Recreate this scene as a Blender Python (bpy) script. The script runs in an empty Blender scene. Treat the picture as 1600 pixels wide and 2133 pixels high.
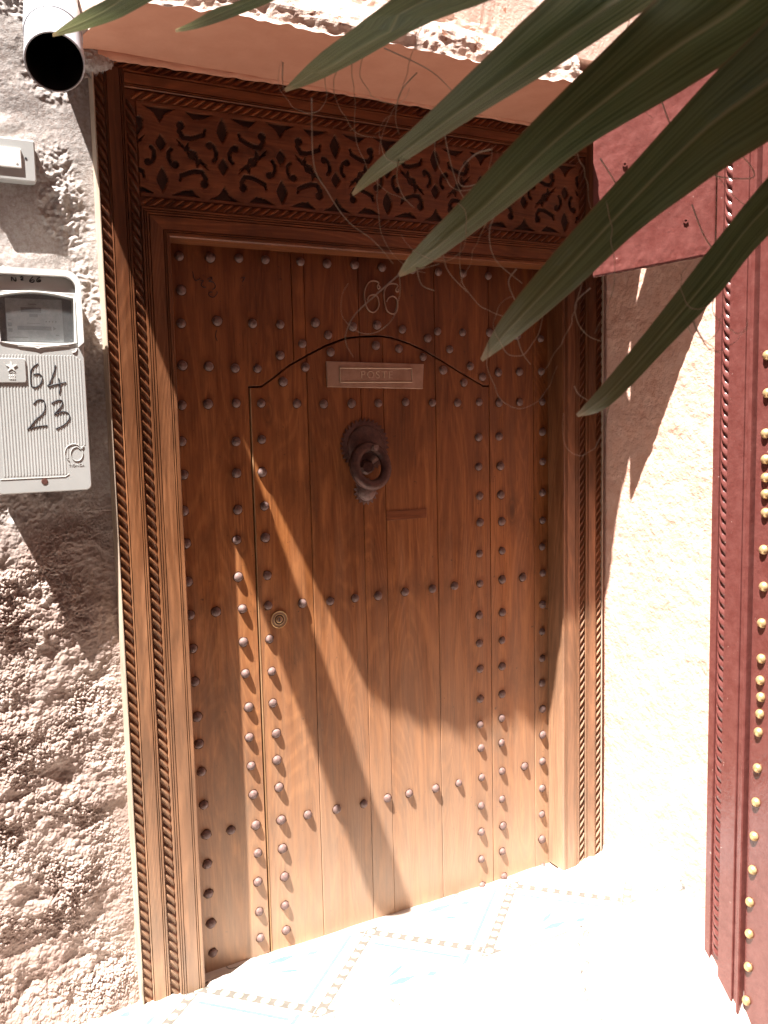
import bpy, math, random
import numpy as np
from mathutils import Vector, Matrix, noise
random.seed(7)
R = math.radians
scene = bpy.context.scene
col = scene.collection

# ------------------------------------------------------------------ camera, sky, sun, exposure
# measured positions in metres (door plane, meter, leaves)
STUDS = [(0.624,1.937),(0.705,1.939),(0.783,1.942),(0.857,1.943),(0.958,1.944),(1.038,1.943),(1.123,1.945),(1.21,1.943),(1.31,1.943),(1.399,1.941),(1.486,1.941),(1.577,1.939),(0.625,1.852),(0.621,1.768),(0.717,1.777),(0.814,1.773),(0.893,1.773),(0.997,1.781),(1.112,1.773),(1.19,1.78),(1.273,1.77),(1.393,1.767),(1.481,1.766),(1.58,1.768),(1.684,1.761),(1.776,1.754),(1.035,1.748),(0.956,1.723),(0.89,1.69),(1.359,1.746),(1.434,1.715),(1.508,1.665),(1.552,1.633),(0.619,1.661),(0.689,1.659),(0.761,1.655),(0.823,1.654),(1.612,1.647),(1.693,1.649),(1.778,1.651),(0.613,1.559),(0.683,1.561),(0.76,1.562),(1.614,1.553),(1.693,1.554),(1.782,1.554),(0.608,1.465),(0.609,1.378),(0.605,1.283),(0.755,1.46),(0.753,1.375),(0.752,1.276),(1.613,1.448),(1.617,1.355),(1.618,1.264),(1.62,1.179),(1.782,1.458),(1.782,1.362),(1.781,1.262),(1.782,1.171),(0.607,1.196),(0.607,1.094),(0.609,1.004),(0.612,0.912),(0.613,0.821),(0.615,0.723),(0.616,0.647),(0.62,0.568),(0.622,0.474),(0.625,0.388),(0.68,1.004),(0.695,0.383),(0.746,1.194),(0.746,1.092),(0.754,1.003),(0.753,0.91),(0.755,0.821),(0.761,0.724),(0.759,0.638),(0.761,0.555),(0.764,0.471),(0.768,0.38),(1.621,1.085),(1.62,0.992),(1.62,0.885),(1.618,0.794),(1.617,0.708),(1.616,0.616),(1.614,0.536),(1.612,0.454),(1.613,0.358),(1.612,0.263),(1.615,0.17),(1.779,1.084),(1.781,0.997),(1.78,0.892),(1.778,0.801),(1.778,0.71),(1.777,0.627),(1.778,0.538),(1.779,0.449),(1.777,0.357),(1.775,0.263),(1.774,0.172),(1.774,0.085),(1.701,0.991),(1.704,0.355),(0.624,0.303),(0.624,0.217),(0.627,0.129),(0.629,0.042),(0.77,0.297),(0.767,0.212),(0.768,0.122),(0.768,0.043),(0.773,-0.038),(1.611,0.083),(1.617,-0.005),(1.776,0.082),(1.777,-0.014)]
WSTUDS = [(0.963,1.659),(0.896,1.619),(1.184,1.722),(1.26,1.714),(1.341,1.691),(1.411,1.653),(1.484,1.616),(1.041,1.701),(0.83,1.561),(0.934,1.559),(1.015,1.557),(1.102,1.557),(1.188,1.557),(1.279,1.559),(1.371,1.556),(1.46,1.555),(1.539,1.556),(0.828,1.463),(0.826,1.374),(0.829,1.281),(1.536,1.448),(1.535,1.357),(1.537,1.265),(1.537,1.182),(0.828,1.194),(0.829,1.088),(0.829,1.003),(0.829,0.908),(0.832,0.815),(0.832,0.723),(0.839,0.634),(0.838,0.556),(0.841,0.475),(0.844,0.377),(0.931,0.997),(1.017,0.993),(1.097,0.993),(1.173,0.991),(1.264,0.992),(1.36,0.991),(1.44,0.991),(1.534,1.083),(1.535,0.989),(1.531,0.887),(1.53,0.796),(1.531,0.713),(1.53,0.615),(1.529,0.531),(1.532,0.453),(1.533,0.354),(1.53,0.26),(1.529,0.171),(0.926,0.373),(1.019,0.368),(1.108,0.364),(1.188,0.363),(1.264,0.361),(1.359,0.356),(1.445,0.355),(0.845,0.291),(0.848,0.205),(0.846,0.118),(0.847,0.042),(0.85,-0.038),(1.528,0.079),(1.53,-0.012)]
ARCH = [(0.833,1.605),(0.87,1.629),(0.914,1.661),(0.97,1.69),(1.026,1.717),(1.088,1.739),(1.135,1.745),(1.198,1.748),(1.238,1.744),(1.296,1.728),(1.345,1.709),(1.405,1.68),(1.466,1.648),(1.519,1.622),(1.555,1.604)]
WEDGE = [(0.798,1.606),(0.803,1.222),(0.807,0.817),(0.808,0.326),(1.578,1.602),(1.578,1.008),(1.571,0.132)]
SEAM = [(0.93,1.923),(0.968,1.546),(1.134,1.881),(1.132,1.266),(1.206,1.262),(1.383,1.893),(1.383,1.323),(1.574,1.902),(0.6,0.849),(1.748,0.668)]
INK = [[(0.2554,1.6554),(0.245,1.6483),(0.2394,1.6377),(0.2374,1.6184),(0.239,1.6043),(0.2489,1.6025),(0.2595,1.6113),(0.262,1.6255),(0.2557,1.6325),(0.2439,1.6307)],[(0.2932,1.6522),(0.2879,1.6344),(0.2781,1.6113),(0.2734,1.6042),(0.288,1.6077),(0.314,1.6131)],[(0.2982,1.622),(0.3006,1.6041),(0.2979,1.5863)],[(0.2399,1.5637),(0.2488,1.5724),(0.2589,1.5732),(0.2644,1.5669),(0.2635,1.5509),(0.2569,1.5403),(0.2427,1.5281),(0.2283,1.5107),(0.2248,1.5072),(0.2451,1.512),(0.2672,1.5142)],[(0.2787,1.565),(0.2928,1.572),(0.3029,1.5701),(0.3006,1.5593),(0.2914,1.5487),(0.284,1.5398),(0.2997,1.545),(0.3117,1.5439),(0.3173,1.5356),(0.3141,1.5248),(0.3031,1.5143),(0.2854,1.5057)]]
INK2 = [[(0.2119,1.8401),(0.2124,1.8488),(0.2201,1.839),(0.2213,1.8478)],[(0.231,1.8476),(0.234,1.8507),(0.2366,1.8479),(0.2336,1.8448),(0.2314,1.843),(0.237,1.8433)],[(0.2578,1.8517),(0.2511,1.8443),(0.2501,1.8406),(0.2557,1.8386),(0.2601,1.8421),(0.2574,1.8446),(0.2516,1.8421)],[(0.2727,1.852),(0.2659,1.8458),(0.2663,1.8406),(0.2728,1.8417),(0.2737,1.8451),(0.268,1.844)]]
METERPTS = {'wl':(0.1819,1.7579),'wr':(0.3413,1.7632),'wt':(0.261,1.8163),'wb':(0.254,1.7011),'rib_t':(0.2782,1.6733),'rib_b':(0.2514,1.3995),'rib_r':(0.3486,1.6087),'rib_l':(0.1725,1.609),'badge_r':(0.2232,1.6143),'badge_t':(0.196,1.6647),'star':(0.1958,1.6465),'logo':(0.3241,1.4433),'screw':(0.2537,1.3849),'lr':(0.3564,1.3599),'tr':(0.3653,1.8669),'t0':(0.1889,1.8685),'hoodt':(0.2687,1.8604),'ndt':(0.3551,1.8184)}
SIX = [[(1.198,1.891),(1.202,1.886),(1.196,1.882),(1.193,1.889),(1.198,1.899),(1.184,1.904),(1.168,1.9),(1.155,1.883),(1.151,1.866),(1.153,1.841),(1.162,1.822),(1.176,1.815),(1.188,1.821),(1.197,1.837),(1.193,1.859),(1.181,1.865),(1.167,1.861),(1.159,1.85)],[(1.26,1.885),(1.262,1.878),(1.255,1.877),(1.254,1.884),(1.26,1.894),(1.25,1.899),(1.233,1.897),(1.22,1.886),(1.214,1.868),(1.216,1.844),(1.223,1.822),(1.239,1.813),(1.252,1.818),(1.258,1.835),(1.255,1.856),(1.243,1.863),(1.229,1.858),(1.222,1.847)]]
GRAF = [[(0.657,1.901),(0.662,1.879),(0.677,1.884)],[(0.677,1.878),(0.685,1.88),(0.678,1.869),(0.685,1.862),(0.69,1.863)],[(0.695,1.883),(0.706,1.889),(0.707,1.883),(0.699,1.878),(0.71,1.877),(0.716,1.869),(0.714,1.861),(0.708,1.858)],[(0.719,1.854),(0.72,1.848),(0.71,1.838),(0.699,1.841),(0.698,1.849),(0.707,1.851)],[(0.786,1.89),(0.798,1.894),(0.79,1.881)],[(0.714,1.753),(0.711,1.738),(0.715,1.725)]]
PATCH = [(1.207,1.244),(1.344,1.245),(1.343,1.213),(1.208,1.212)]
POSTE = [(1.0256,1.6756),(1.3411,1.6703),(1.3363,1.5971),(1.0262,1.6038)]
FLAP = [(1.0641,1.6585),(1.3004,1.6559),(1.2946,1.6154),(1.0628,1.6184)]
KNOCK = {'plate':(1.145,1.436),'low':(1.143,1.325),'ring':(1.163,1.384),'staple':(1.16,1.426)}
LOCK = (0.859,0.96)
SWITCH = [(0.2122,2.163),(0.286,2.172),(0.2854,2.0757),(0.2063,2.0698),(0.2129,2.1421),(0.2571,2.1027),(0.2667,2.125)]
BRASS_STUDS = [(-0.6117,1.6542),(-0.6145,1.5558),(-0.6115,1.4504),(-0.6134,1.382),(-0.6147,1.3338),(-0.6159,1.2904),(-0.6173,1.2406),(-0.614,1.1409),(-0.6167,1.041),(-0.6134,0.9405),(-0.6145,0.8426),(-0.6131,0.7821),(-0.6159,0.7359),(-0.6141,0.6882),(-0.6108,0.6358),(-0.6104,0.5333),(-0.6083,0.4348),(-0.6046,0.3345),(-0.6025,0.2353),(-0.5954,0.1368),(-0.5962,0.0428),(-0.5955,-0.0572),(-0.5916,-0.1615)]
PURP = {'e':(-0.4479,0.9068),'r0':(-0.4718,0.9116),'r1':(-0.497,0.9166),'g0':(-0.5508,0.9274),'g1':(-0.5636,0.9299),'f':(-0.5762,0.9324),'leaf':(-0.5871,0.9346),'top':(-0.4507,2.4628)}
FRZ = [(0.589,2.136),(0.752,2.267),(0.9,2.135),(1.07,2.264)]
LEAVES = [[((0.164,-1.121,1.947),(0.166,-1.108,1.949)),((0.17,-1.182,1.936),(0.181,-1.174,1.932)),((0.179,-1.245,1.926),(0.207,-1.246,1.921)),((0.184,-1.305,1.911),(0.229,-1.315,1.916)),((0.218,-1.38,1.912),(0.255,-1.386,1.913))],[((0.285,-1.184,1.949),(0.289,-1.172,1.951)),((0.285,-1.249,1.932),(0.293,-1.239,1.93)),((0.29,-1.315,1.92),(0.306,-1.311,1.915)),((0.292,-1.381,1.901),(0.326,-1.385,1.906)),((0.326,-1.461,1.899),(0.368,-1.469,1.908))],[((0.376,-1.276,1.869),(0.382,-1.265,1.87)),((0.37,-1.329,1.865),(0.392,-1.328,1.862)),((0.367,-1.385,1.863),(0.413,-1.396,1.865)),((0.378,-1.447,1.868),(0.438,-1.465,1.872)),((0.381,-1.506,1.867),(0.464,-1.535,1.871)),((0.388,-1.566,1.87),(0.484,-1.602,1.873))],[((0.419,-1.347,1.748),(0.426,-1.337,1.748)),((0.413,-1.401,1.759),(0.431,-1.398,1.755)),((0.435,-1.468,1.789),(0.472,-1.475,1.785)),((0.454,-1.534,1.818),(0.517,-1.554,1.815)),((0.473,-1.6,1.847),(0.569,-1.636,1.853)),((0.481,-1.661,1.861),(0.588,-1.703,1.868))],[((0.446,-1.394,1.659),(0.453,-1.385,1.658)),((0.434,-1.446,1.672),(0.457,-1.445,1.664)),((0.45,-1.508,1.708),(0.495,-1.519,1.704)),((0.475,-1.575,1.756),(0.525,-1.59,1.741)),((0.514,-1.648,1.813),(0.574,-1.67,1.777)),((0.522,-1.708,1.838),(0.631,-1.753,1.828))],[((0.503,-1.458,1.57),(0.512,-1.449,1.568)),((0.494,-1.508,1.605),(0.514,-1.507,1.588)),((0.506,-1.567,1.653),(0.531,-1.57,1.625)),((0.529,-1.632,1.709),(0.545,-1.632,1.664)),((0.555,-1.698,1.767),(0.559,-1.695,1.693)),((0.57,-1.76,1.81),(0.607,-1.773,1.749))],[((0.571,-1.523,1.513),(0.58,-1.515,1.51)),((0.57,-1.564,1.542),(0.581,-1.559,1.52)),((0.587,-1.613,1.597),(0.602,-1.61,1.57)),((0.601,-1.659,1.65),(0.615,-1.657,1.613)),((0.613,-1.705,1.698),(0.62,-1.7,1.653)),((0.647,-1.76,1.763),(0.675,-1.766,1.727))]]
HUB = (0.665,-1.905,1.963)
THREADS = [[(0.364,-1.376,1.826),(0.361,-1.383,1.762),(0.371,-1.391,1.735),(0.386,-1.403,1.706),(0.408,-1.417,1.685),(0.423,-1.427,1.663)],[(0.427,-1.431,1.652),(0.407,-1.422,1.634),(0.387,-1.414,1.615),(0.378,-1.411,1.598),(0.377,-1.412,1.586),(0.382,-1.417,1.573)],[(0.515,-1.463,1.772),(0.502,-1.456,1.768),(0.489,-1.451,1.755),(0.485,-1.45,1.743),(0.488,-1.453,1.737),(0.498,-1.458,1.738),(0.51,-1.463,1.746),(0.522,-1.467,1.763)],[(0.456,-1.423,1.848),(0.441,-1.417,1.83),(0.435,-1.416,1.806),(0.437,-1.419,1.789)],[(0.435,-1.421,1.764),(0.432,-1.422,1.746),(0.436,-1.427,1.728),(0.445,-1.432,1.717)],[(0.663,-1.534,1.825),(0.666,-1.537,1.814),(0.674,-1.544,1.787),(0.688,-1.555,1.761),(0.706,-1.567,1.742),(0.734,-1.582,1.738),(0.741,-1.585,1.743),(0.731,-1.578,1.76),(0.708,-1.564,1.776),(0.697,-1.557,1.777),(0.698,-1.56,1.763),(0.711,-1.569,1.739),(0.728,-1.581,1.715),(0.75,-1.595,1.701)],[(0.685,-1.559,1.714),(0.693,-1.567,1.684),(0.703,-1.574,1.668),(0.719,-1.583,1.665),(0.732,-1.588,1.675)],[(0.52,-1.472,1.718),(0.509,-1.468,1.694),(0.511,-1.474,1.665),(0.533,-1.488,1.641)],[(0.443,-1.438,1.659),(0.446,-1.442,1.642),(0.457,-1.448,1.636)],[(0.467,-1.448,1.685),(0.469,-1.452,1.657),(0.485,-1.463,1.634)],[(0.592,-1.519,1.635),(0.578,-1.514,1.621),(0.578,-1.516,1.603),(0.586,-1.522,1.589),(0.6,-1.53,1.582)],[(0.571,-1.52,1.54),(0.574,-1.523,1.532),(0.582,-1.527,1.526)],[(0.524,-1.489,1.595),(0.528,-1.493,1.575),(0.535,-1.498,1.562)],[(0.529,-1.484,1.655),(0.521,-1.482,1.642),(0.528,-1.488,1.618),(0.535,-1.494,1.599)],[(0.341,-1.361,1.861),(0.34,-1.361,1.847),(0.34,-1.363,1.833)],[(0.477,-1.438,1.809),(0.477,-1.442,1.778),(0.486,-1.452,1.731),(0.505,-1.466,1.698)],[(0.43,-1.405,1.873),(0.469,-1.429,1.849),(0.492,-1.445,1.82)],[(0.705,-1.577,1.651),(0.677,-1.567,1.614),(0.687,-1.577,1.577),(0.699,-1.584,1.569)],[(0.442,-1.438,1.658),(0.448,-1.441,1.658),(0.463,-1.448,1.662)],[(0.609,-1.513,1.761),(0.623,-1.525,1.728),(0.625,-1.53,1.695)]]
M = [[0.88369,-0.46753,-0.022505],[-0.069328,-0.083185,-0.99412],[0.462909,0.880054,-0.105923]]

CAMZ = 1.513
cam = bpy.data.objects.new('camera', bpy.data.cameras.new('camera'))
col.objects.link(cam)
rx, dn, fw = [Vector(r) for r in M]
cam.matrix_world = Matrix(((rx.x, -dn.x, -fw.x, 0.0), (rx.y, -dn.y, -fw.y, -2.2),
                           (rx.z, -dn.z, -fw.z, CAMZ), (0, 0, 0, 1)))
cam.data.sensor_fit = 'HORIZONTAL'; cam.data.sensor_width = 24.0
cam.data.lens = 1832.23 / 1600 * 24.0
cam.data.clip_start = 0.02; cam.data.clip_end = 200
cam.data.dof.use_dof = True; cam.data.dof.focus_distance = 2.45; cam.data.dof.aperture_fstop = 11.0
scene.camera = cam

SUN = Vector((2.0, 1.0, -4.74)).normalized()          # the way the light travels
sun_el = math.asin(-SUN.z); sun_az = math.atan2(-SUN.x, -SUN.y)
w = bpy.data.worlds.new('World'); scene.world = w; w.use_nodes = True
nt = w.node_tree; nt.nodes.clear()
sky = nt.nodes.new('ShaderNodeTexSky'); sky.sky_type = 'NISHITA'; sky.sun_disc = False
sky.sun_elevation = sun_el; sky.sun_rotation = sun_az
bg = nt.nodes.new('ShaderNodeBackground'); bg.inputs[1].default_value = 0.05
wo = nt.nodes.new('ShaderNodeOutputWorld')
nt.links.new(sky.outputs[0], bg.inputs[0]); nt.links.new(bg.outputs[0], wo.inputs[0])
sl = bpy.data.lights.new('sun', 'SUN'); sl.energy = 4.2; sl.angle = R(0.53); sl.color = (1.0, 0.97, 0.925)
so = bpy.data.objects.new('sun', sl); col.objects.link(so)
so.rotation_euler = SUN.to_track_quat('-Z', 'Y').to_euler(); so.location = (-3, -3, 6)
vs = scene.view_settings
vs.view_transform = 'Standard'; vs.look = 'None'; vs.gamma = 1.0; vs.use_curve_mapping = False
vs.exposure = 2.45

# ------------------------------------------------------------------ helpers
class MB:
    def __init__(s): s.v = []; s.f = []
    def add(s, vs_, fs_):
        n = len(s.v); s.v += [tuple(x) for x in vs_]; s.f += [tuple(n + i for i in f) for f in fs_]
        return s
    def box(s, x0, x1, y0, y1, z0, z1):
        return s.add([(x0,y0,z0),(x1,y0,z0),(x1,y1,z0),(x0,y1,z0),(x0,y0,z1),(x1,y0,z1),(x1,y1,z1),(x0,y1,z1)],
                     [(0,3,2,1),(4,5,6,7),(0,1,5,4),(1,2,6,5),(2,3,7,6),(3,0,4,7)])
    def prism(s, poly, y0, y1):                        # polygon in x,z, counter-clockwise seen from -y
        n = len(poly)
        return s.add([(x,y0,z) for x,z in poly] + [(x,y1,z) for x,z in poly],
              [tuple(range(n)), tuple(range(2*n-1, n-1, -1))] + [(i, i+n, (i+1)%n+n, (i+1)%n) for i in range(n)])
    def tube(s, pts, r, k=6, closed=False, radii=None):
        pts = [Vector(p) for p in pts]; n = len(pts); vs_ = []; up = None
        for i, p in enumerate(pts):
            a = pts[(i-1) % n] if closed else pts[max(i-1, 0)]
            b = pts[(i+1) % n] if closed else pts[min(i+1, n-1)]
            t = (b - a).normalized()
            if up is None:
                up = t.orthogonal().normalized()
            u = (up - t * up.dot(t)).normalized(); up = u; q = t.cross(u)
            rr = radii[i] if radii else r
            for j in range(k):
                an = 2*math.pi*j/k; vs_.append(p + (u*math.cos(an) + q*math.sin(an))*rr)
        fs_ = []
        for i in range(n if closed else n-1):
            for j in range(k):
                a, b = i*k+j, i*k+(j+1) % k; c, d = ((i+1) % n)*k+(j+1) % k, ((i+1) % n)*k+j
                fs_.append((a, b, c, d))
        if not closed: fs_ += [tuple(range(k-1, -1, -1)), tuple(range((n-1)*k, n*k))]
        return s.add(vs_, fs_)
    def lathe(s, prof, c=(0,0,0), k=16, axis=(0,-1,0)):   # prof: (radius, height along axis)
        ax = Vector(axis).normalized(); u = ax.orthogonal().normalized(); q = ax.cross(u); c = Vector(c)
        vs_ = []; fs_ = []
        for r_, h in prof:
            for j in range(k):
                an = 2*math.pi*j/k; vs_.append(c + ax*h + (u*math.cos(an)+q*math.sin(an))*r_)
        for i in range(len(prof)-1):
            for j in range(k): fs_.append((i*k+j, i*k+(j+1)%k, (i+1)*k+(j+1)%k, (i+1)*k+j))
        fs_.append(tuple(range((len(prof)-1)*k, len(prof)*k)))
        fs_.append(tuple(range(k-1, -1, -1)))
        return s.add(vs_, fs_)
    def build(s, name, mat, parent=None, bevel=0, smooth=False, offset=(0,0,0)):
        me = bpy.data.meshes.new(name); off = Vector(offset)
        me.from_pydata([tuple(Vector(v)-off) for v in s.v], [], s.f); me.validate(); me.update()
        me.materials.append(mat)
        if smooth:
            for p in me.polygons: p.use_smooth = True
        o = bpy.data.objects.new(name, me); col.objects.link(o); o.location = off
        if parent:
            o.parent = parent; o.location = off - Vector(wl(parent))
        if bevel:
            b = o.modifiers.new('bevel', 'BEVEL'); b.width = bevel; b.segments = 1; b.limit_method = 'ANGLE'; b.angle_limit = R(40)
        return o
def wl(o):
    p = Vector(o.location)
    while o.parent: o = o.parent; p = p + o.location
    return p
def tag(o, label=None, cat=None, group=None, kind=None):
    if label: o['label'] = label
    if cat: o['category'] = cat
    if group: o['group'] = group
    if kind: o['kind'] = kind
    return o
def empty(name, loc, label, cat, group=None):
    o = bpy.data.objects.new(name, None); col.objects.link(o); o.location = loc; o.empty_display_size = .05
    return tag(o, label, cat, group, 'thing')
def grid(name, mat, P, nu, nv, parent=None, smooth=False):   # P: (nu*nv,3) array, v fastest
    me = bpy.data.meshes.new(name)
    i = np.arange(nu-1)[:,None]*nv + np.arange(nv-1)[None,:]; i = i.ravel()
    F = np.stack([i, i+nv, i+nv+1, i+1], 1)
    me.vertices.add(len(P)); me.vertices.foreach_set('co', np.asarray(P, np.float32).ravel())
    me.loops.add(F.size); me.loops.foreach_set('vertex_index', F.ravel().astype(np.int32))
    me.polygons.add(len(F)); me.polygons.foreach_set('loop_start', (np.arange(len(F))*4).astype(np.int32))
    me.polygons.foreach_set('loop_total', np.full(len(F), 4, np.int32))
    me.update(calc_edges=True); me.materials.append(mat)
    me.polygons.foreach_set('use_smooth', np.full(len(F), smooth))
    o = bpy.data.objects.new(name, me); col.objects.link(o)
    if parent: o.parent = parent; o.location = -Vector(wl(parent))
    return o

# ------------------------------------------------------------------ materials
def mat(name): 
    m = bpy.data.materials.new(name); m.use_nodes = True
    return m, m.node_tree, m.node_tree.nodes['Principled BSDF']
def N(nt, t, **k):
    n = nt.nodes.new(t)
    for a, b in k.items():
        if a.startswith('i_'): n.inputs[int(a[2:])].default_value = b
        else: setattr(n, a, b)
    return n
def ramp(nt, src, stops):
    r = nt.nodes.new('ShaderNodeValToRGB'); e = r.color_ramp.elements
    while len(e) < len(stops): e.new(0.5)
    for el, (p, c) in zip(e, stops):
        el.position = p; el.color = (*c, 1) if len(c) == 3 else c
    nt.links.new(src, r.inputs[0]); return r.outputs[0]
def mix(nt, fac, a, b, mode='MIX'):
    m = nt.nodes.new('ShaderNodeMix'); m.data_type = 'RGBA'; m.blend_type = mode
    for s, x in ((m.inputs[0], fac), (m.inputs[6], a), (m.inputs[7], b)):
        if isinstance(x, bpy.types.NodeSocket): nt.links.new(x, s)
        elif isinstance(x, (int, float)): s.default_value = x
        else: s.default_value = (*x, 1)
    return m.outputs[2]
def noise_tex(nt, vec, scale, detail=4, rough=.55, dist=0):
    n = N(nt, 'ShaderNodeTexNoise'); n.inputs['Scale'].default_value = scale; n.inputs['Detail'].default_value = detail
    n.inputs['Roughness'].default_value = rough; n.inputs['Distortion'].default_value = dist
    nt.links.new(vec, n.inputs['Vector']); return n.outputs[0]
def mapping(nt, vec, sc, loc=(0,0,0)):
    m = N(nt, 'ShaderNodeMapping'); m.inputs[3].default_value = sc; m.inputs[1].default_value = loc
    nt.links.new(vec, m.inputs[0]); return m.outputs[0]
def bump(nt, bs, h, strength, dist, prev=None):
    b = N(nt, 'ShaderNodeBump'); b.inputs['Strength'].default_value = strength; b.inputs['Distance'].default_value = dist
    nt.links.new(h, b.inputs['Height'])
    if prev is not None: nt.links.new(prev, b.inputs['Normal'])
    if bs: nt.links.new(b.outputs[0], bs.inputs['Normal'])
    return b.outputs[0]
def wood(name, light, dark, axis='Z', rough=.5, glare=0.0, stain=.6, upper_shade=False):
    m, nt, bs = mat(name)
    geo = N(nt, 'ShaderNodeNewGeometry').outputs['Position']; oi = N(nt, 'ShaderNodeObjectInfo')
    add = N(nt, 'ShaderNodeVectorMath', operation='ADD'); comb = N(nt, 'ShaderNodeCombineXYZ')
    mul = N(nt, 'ShaderNodeMath', operation='MULTIPLY', i_1=37.0); nt.links.new(oi.outputs['Random'], mul.inputs[0])
    nt.links.new(mul.outputs[0], comb.inputs[1]); nt.links.new(geo, add.inputs[0]); nt.links.new(comb.outputs[0], add.inputs[1])
    v = add.outputs[0]
    st = (1, 1, .055) if axis == 'Z' else (.055, 1, 1)
    mp = mapping(nt, v, st)
    warp = noise_tex(nt, mapping(nt, v, (1, 1, .35) if axis == 'Z' else (.35, 1, 1)), 5, 2)
    # cathedral figure: rings of a stretched, warped noise
    figure = noise_tex(nt, mapping(nt, v, (6, 6, .9) if axis == 'Z' else (.9, 6, 6)), 1.0, 1.5, .4, .6)
    fm = N(nt, 'ShaderNodeMath', operation='MULTIPLY', i_1=170.0); nt.links.new(figure, fm.inputs[0])
    fs = N(nt, 'ShaderNodeMath', operation='SINE'); nt.links.new(fm.outputs[0], fs.inputs[0])
    fine = noise_tex(nt, mp, 170, 5, .65)
    streak = noise_tex(nt, mp, 42, 3, .6)
    base = mix(nt, ramp(nt, streak, [(.3, (0,0,0)), (.7, (1,1,1))]), dark, light)
    ring = ramp(nt, fs.outputs[0], [(0, (.0,.0,.0)), (1, (1,1,1))])
    base = mix(nt, .32, base, mix(nt, ring, dark, light))
    base = mix(nt, ramp(nt, fine, [(.35, (.45,.45,.45)), (.5, (0,0,0))]), base, tuple(c*.45 for c in dark))
    # tone of the single board
    tone = ramp(nt, oi.outputs['Random'], [(0, (.86,.82,.8)), (1, (1.12,1.1,1.08))])
    base = mix(nt, 1.0, base, tone, 'MULTIPLY')
    # stains and dirt
    s0 = ramp(nt, noise_tex(nt, mapping(nt, geo, (1,1,.22) if axis == 'Z' else (.22,1,1)), 11, 5, .75, .4), [(.46, (0,0,0)), (.72, (.75,)*3)])
    base = mix(nt, s0, base, tuple(c*.62 for c in dark))
    vk = N(nt, 'ShaderNodeTexVoronoi'); vk.inputs['Scale'].default_value = 5.5; vk.inputs['Randomness'].default_value = 1
    nt.links.new(mapping(nt, v, (1,1,.42) if axis == 'Z' else (.42,1,1)), vk.inputs['Vector'])
    base = mix(nt, ramp(nt, vk.outputs['Distance'], [(.03, (.85,.85,.85)), (.075, (.1,.1,.1)), (.085, (.5,.5,.5)), (.12, (0,0,0))]), base, tuple(c*.4 for c in dark))
    if upper_shade:      # shade under the overhang painted in: darker high up, fading lower down
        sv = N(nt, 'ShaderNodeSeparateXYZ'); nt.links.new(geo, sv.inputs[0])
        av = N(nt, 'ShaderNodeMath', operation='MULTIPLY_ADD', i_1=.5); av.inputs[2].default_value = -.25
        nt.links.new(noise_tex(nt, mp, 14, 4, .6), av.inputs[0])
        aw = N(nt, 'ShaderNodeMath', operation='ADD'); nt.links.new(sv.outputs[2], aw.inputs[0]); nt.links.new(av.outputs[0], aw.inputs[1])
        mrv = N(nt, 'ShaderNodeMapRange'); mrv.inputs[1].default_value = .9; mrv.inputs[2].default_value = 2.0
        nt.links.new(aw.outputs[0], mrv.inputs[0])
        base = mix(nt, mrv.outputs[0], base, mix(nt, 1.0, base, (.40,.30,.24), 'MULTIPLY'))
    s1 = ramp(nt, noise_tex(nt, mapping(nt, geo, (1,1,.4)), 7, 6, .7), [(.52, (0,0,0)), (.75, (stain,)*3)])
    base = mix(nt, s1, base, tuple(c*.35 for c in dark))
    s2 = ramp(nt, noise_tex(nt, geo, 60, 4, .7), [(.66, (0,0,0)), (.74, (stain,)*3)])
    base = mix(nt, s2, base, (.02,.012,.008))
    if glare:  # paler towards the foot: sun and lens veil painted into the wood
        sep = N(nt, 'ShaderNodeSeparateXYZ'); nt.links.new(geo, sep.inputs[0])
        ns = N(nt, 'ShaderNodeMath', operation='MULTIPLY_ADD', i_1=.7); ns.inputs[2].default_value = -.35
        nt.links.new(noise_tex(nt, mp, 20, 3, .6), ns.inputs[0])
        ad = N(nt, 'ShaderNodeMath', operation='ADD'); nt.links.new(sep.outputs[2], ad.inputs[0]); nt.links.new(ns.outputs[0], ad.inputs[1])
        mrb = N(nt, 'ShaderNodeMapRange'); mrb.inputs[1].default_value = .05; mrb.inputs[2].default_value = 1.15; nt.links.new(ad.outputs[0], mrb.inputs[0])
        bf = ramp(nt, mrb.outputs[0], [(0, (glare,)*3), (1, (0,0,0))])
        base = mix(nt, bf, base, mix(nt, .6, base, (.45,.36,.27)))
    nt.links.new(base, bs.inputs['Base Color'])
    rr = ramp(nt, streak, [(.2, (rough-.08,)*3), (.8, (rough+.15,)*3)]); nt.links.new(rr, bs.inputs['Roughness'])
    b1 = bump(nt, None, fine, .25, .0012)
    bump(nt, bs, fs.outputs[0], .12, .0006, b1)
    bs.inputs['Specular IOR Level'].default_value = .35
    return m
def plain(name, c1, c2, rough=.6, metal=0, scale=30, bumps=.2, bd=.002, spec=.5, spots=None):
    m, nt, bs = mat(name); geo = N(nt, 'ShaderNodeNewGeometry').outputs['Position']
    n = noise_tex(nt, geo, scale, 6, .65)
    c = mix(nt, ramp(nt, n, [(.35, (0,0,0)), (.65, (1,1,1))]), c1, c2)
    if spots:
        c = mix(nt, ramp(nt, noise_tex(nt, geo, spots[1], 5, .7), [(spots[2], (0,0,0)), (spots[2]+.05, (1,1,1))]), c, spots[0])
    nt.links.new(c, bs.inputs['Base Color']); bs.inputs['Roughness'].default_value = rough; bs.inputs['Metallic'].default_value = metal
    bs.inputs['Specular IOR Level'].default_value = spec
    if bumps: bump(nt, bs, noise_tex(nt, geo, scale*3, 4, .6), bumps, bd)
    return m

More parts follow.
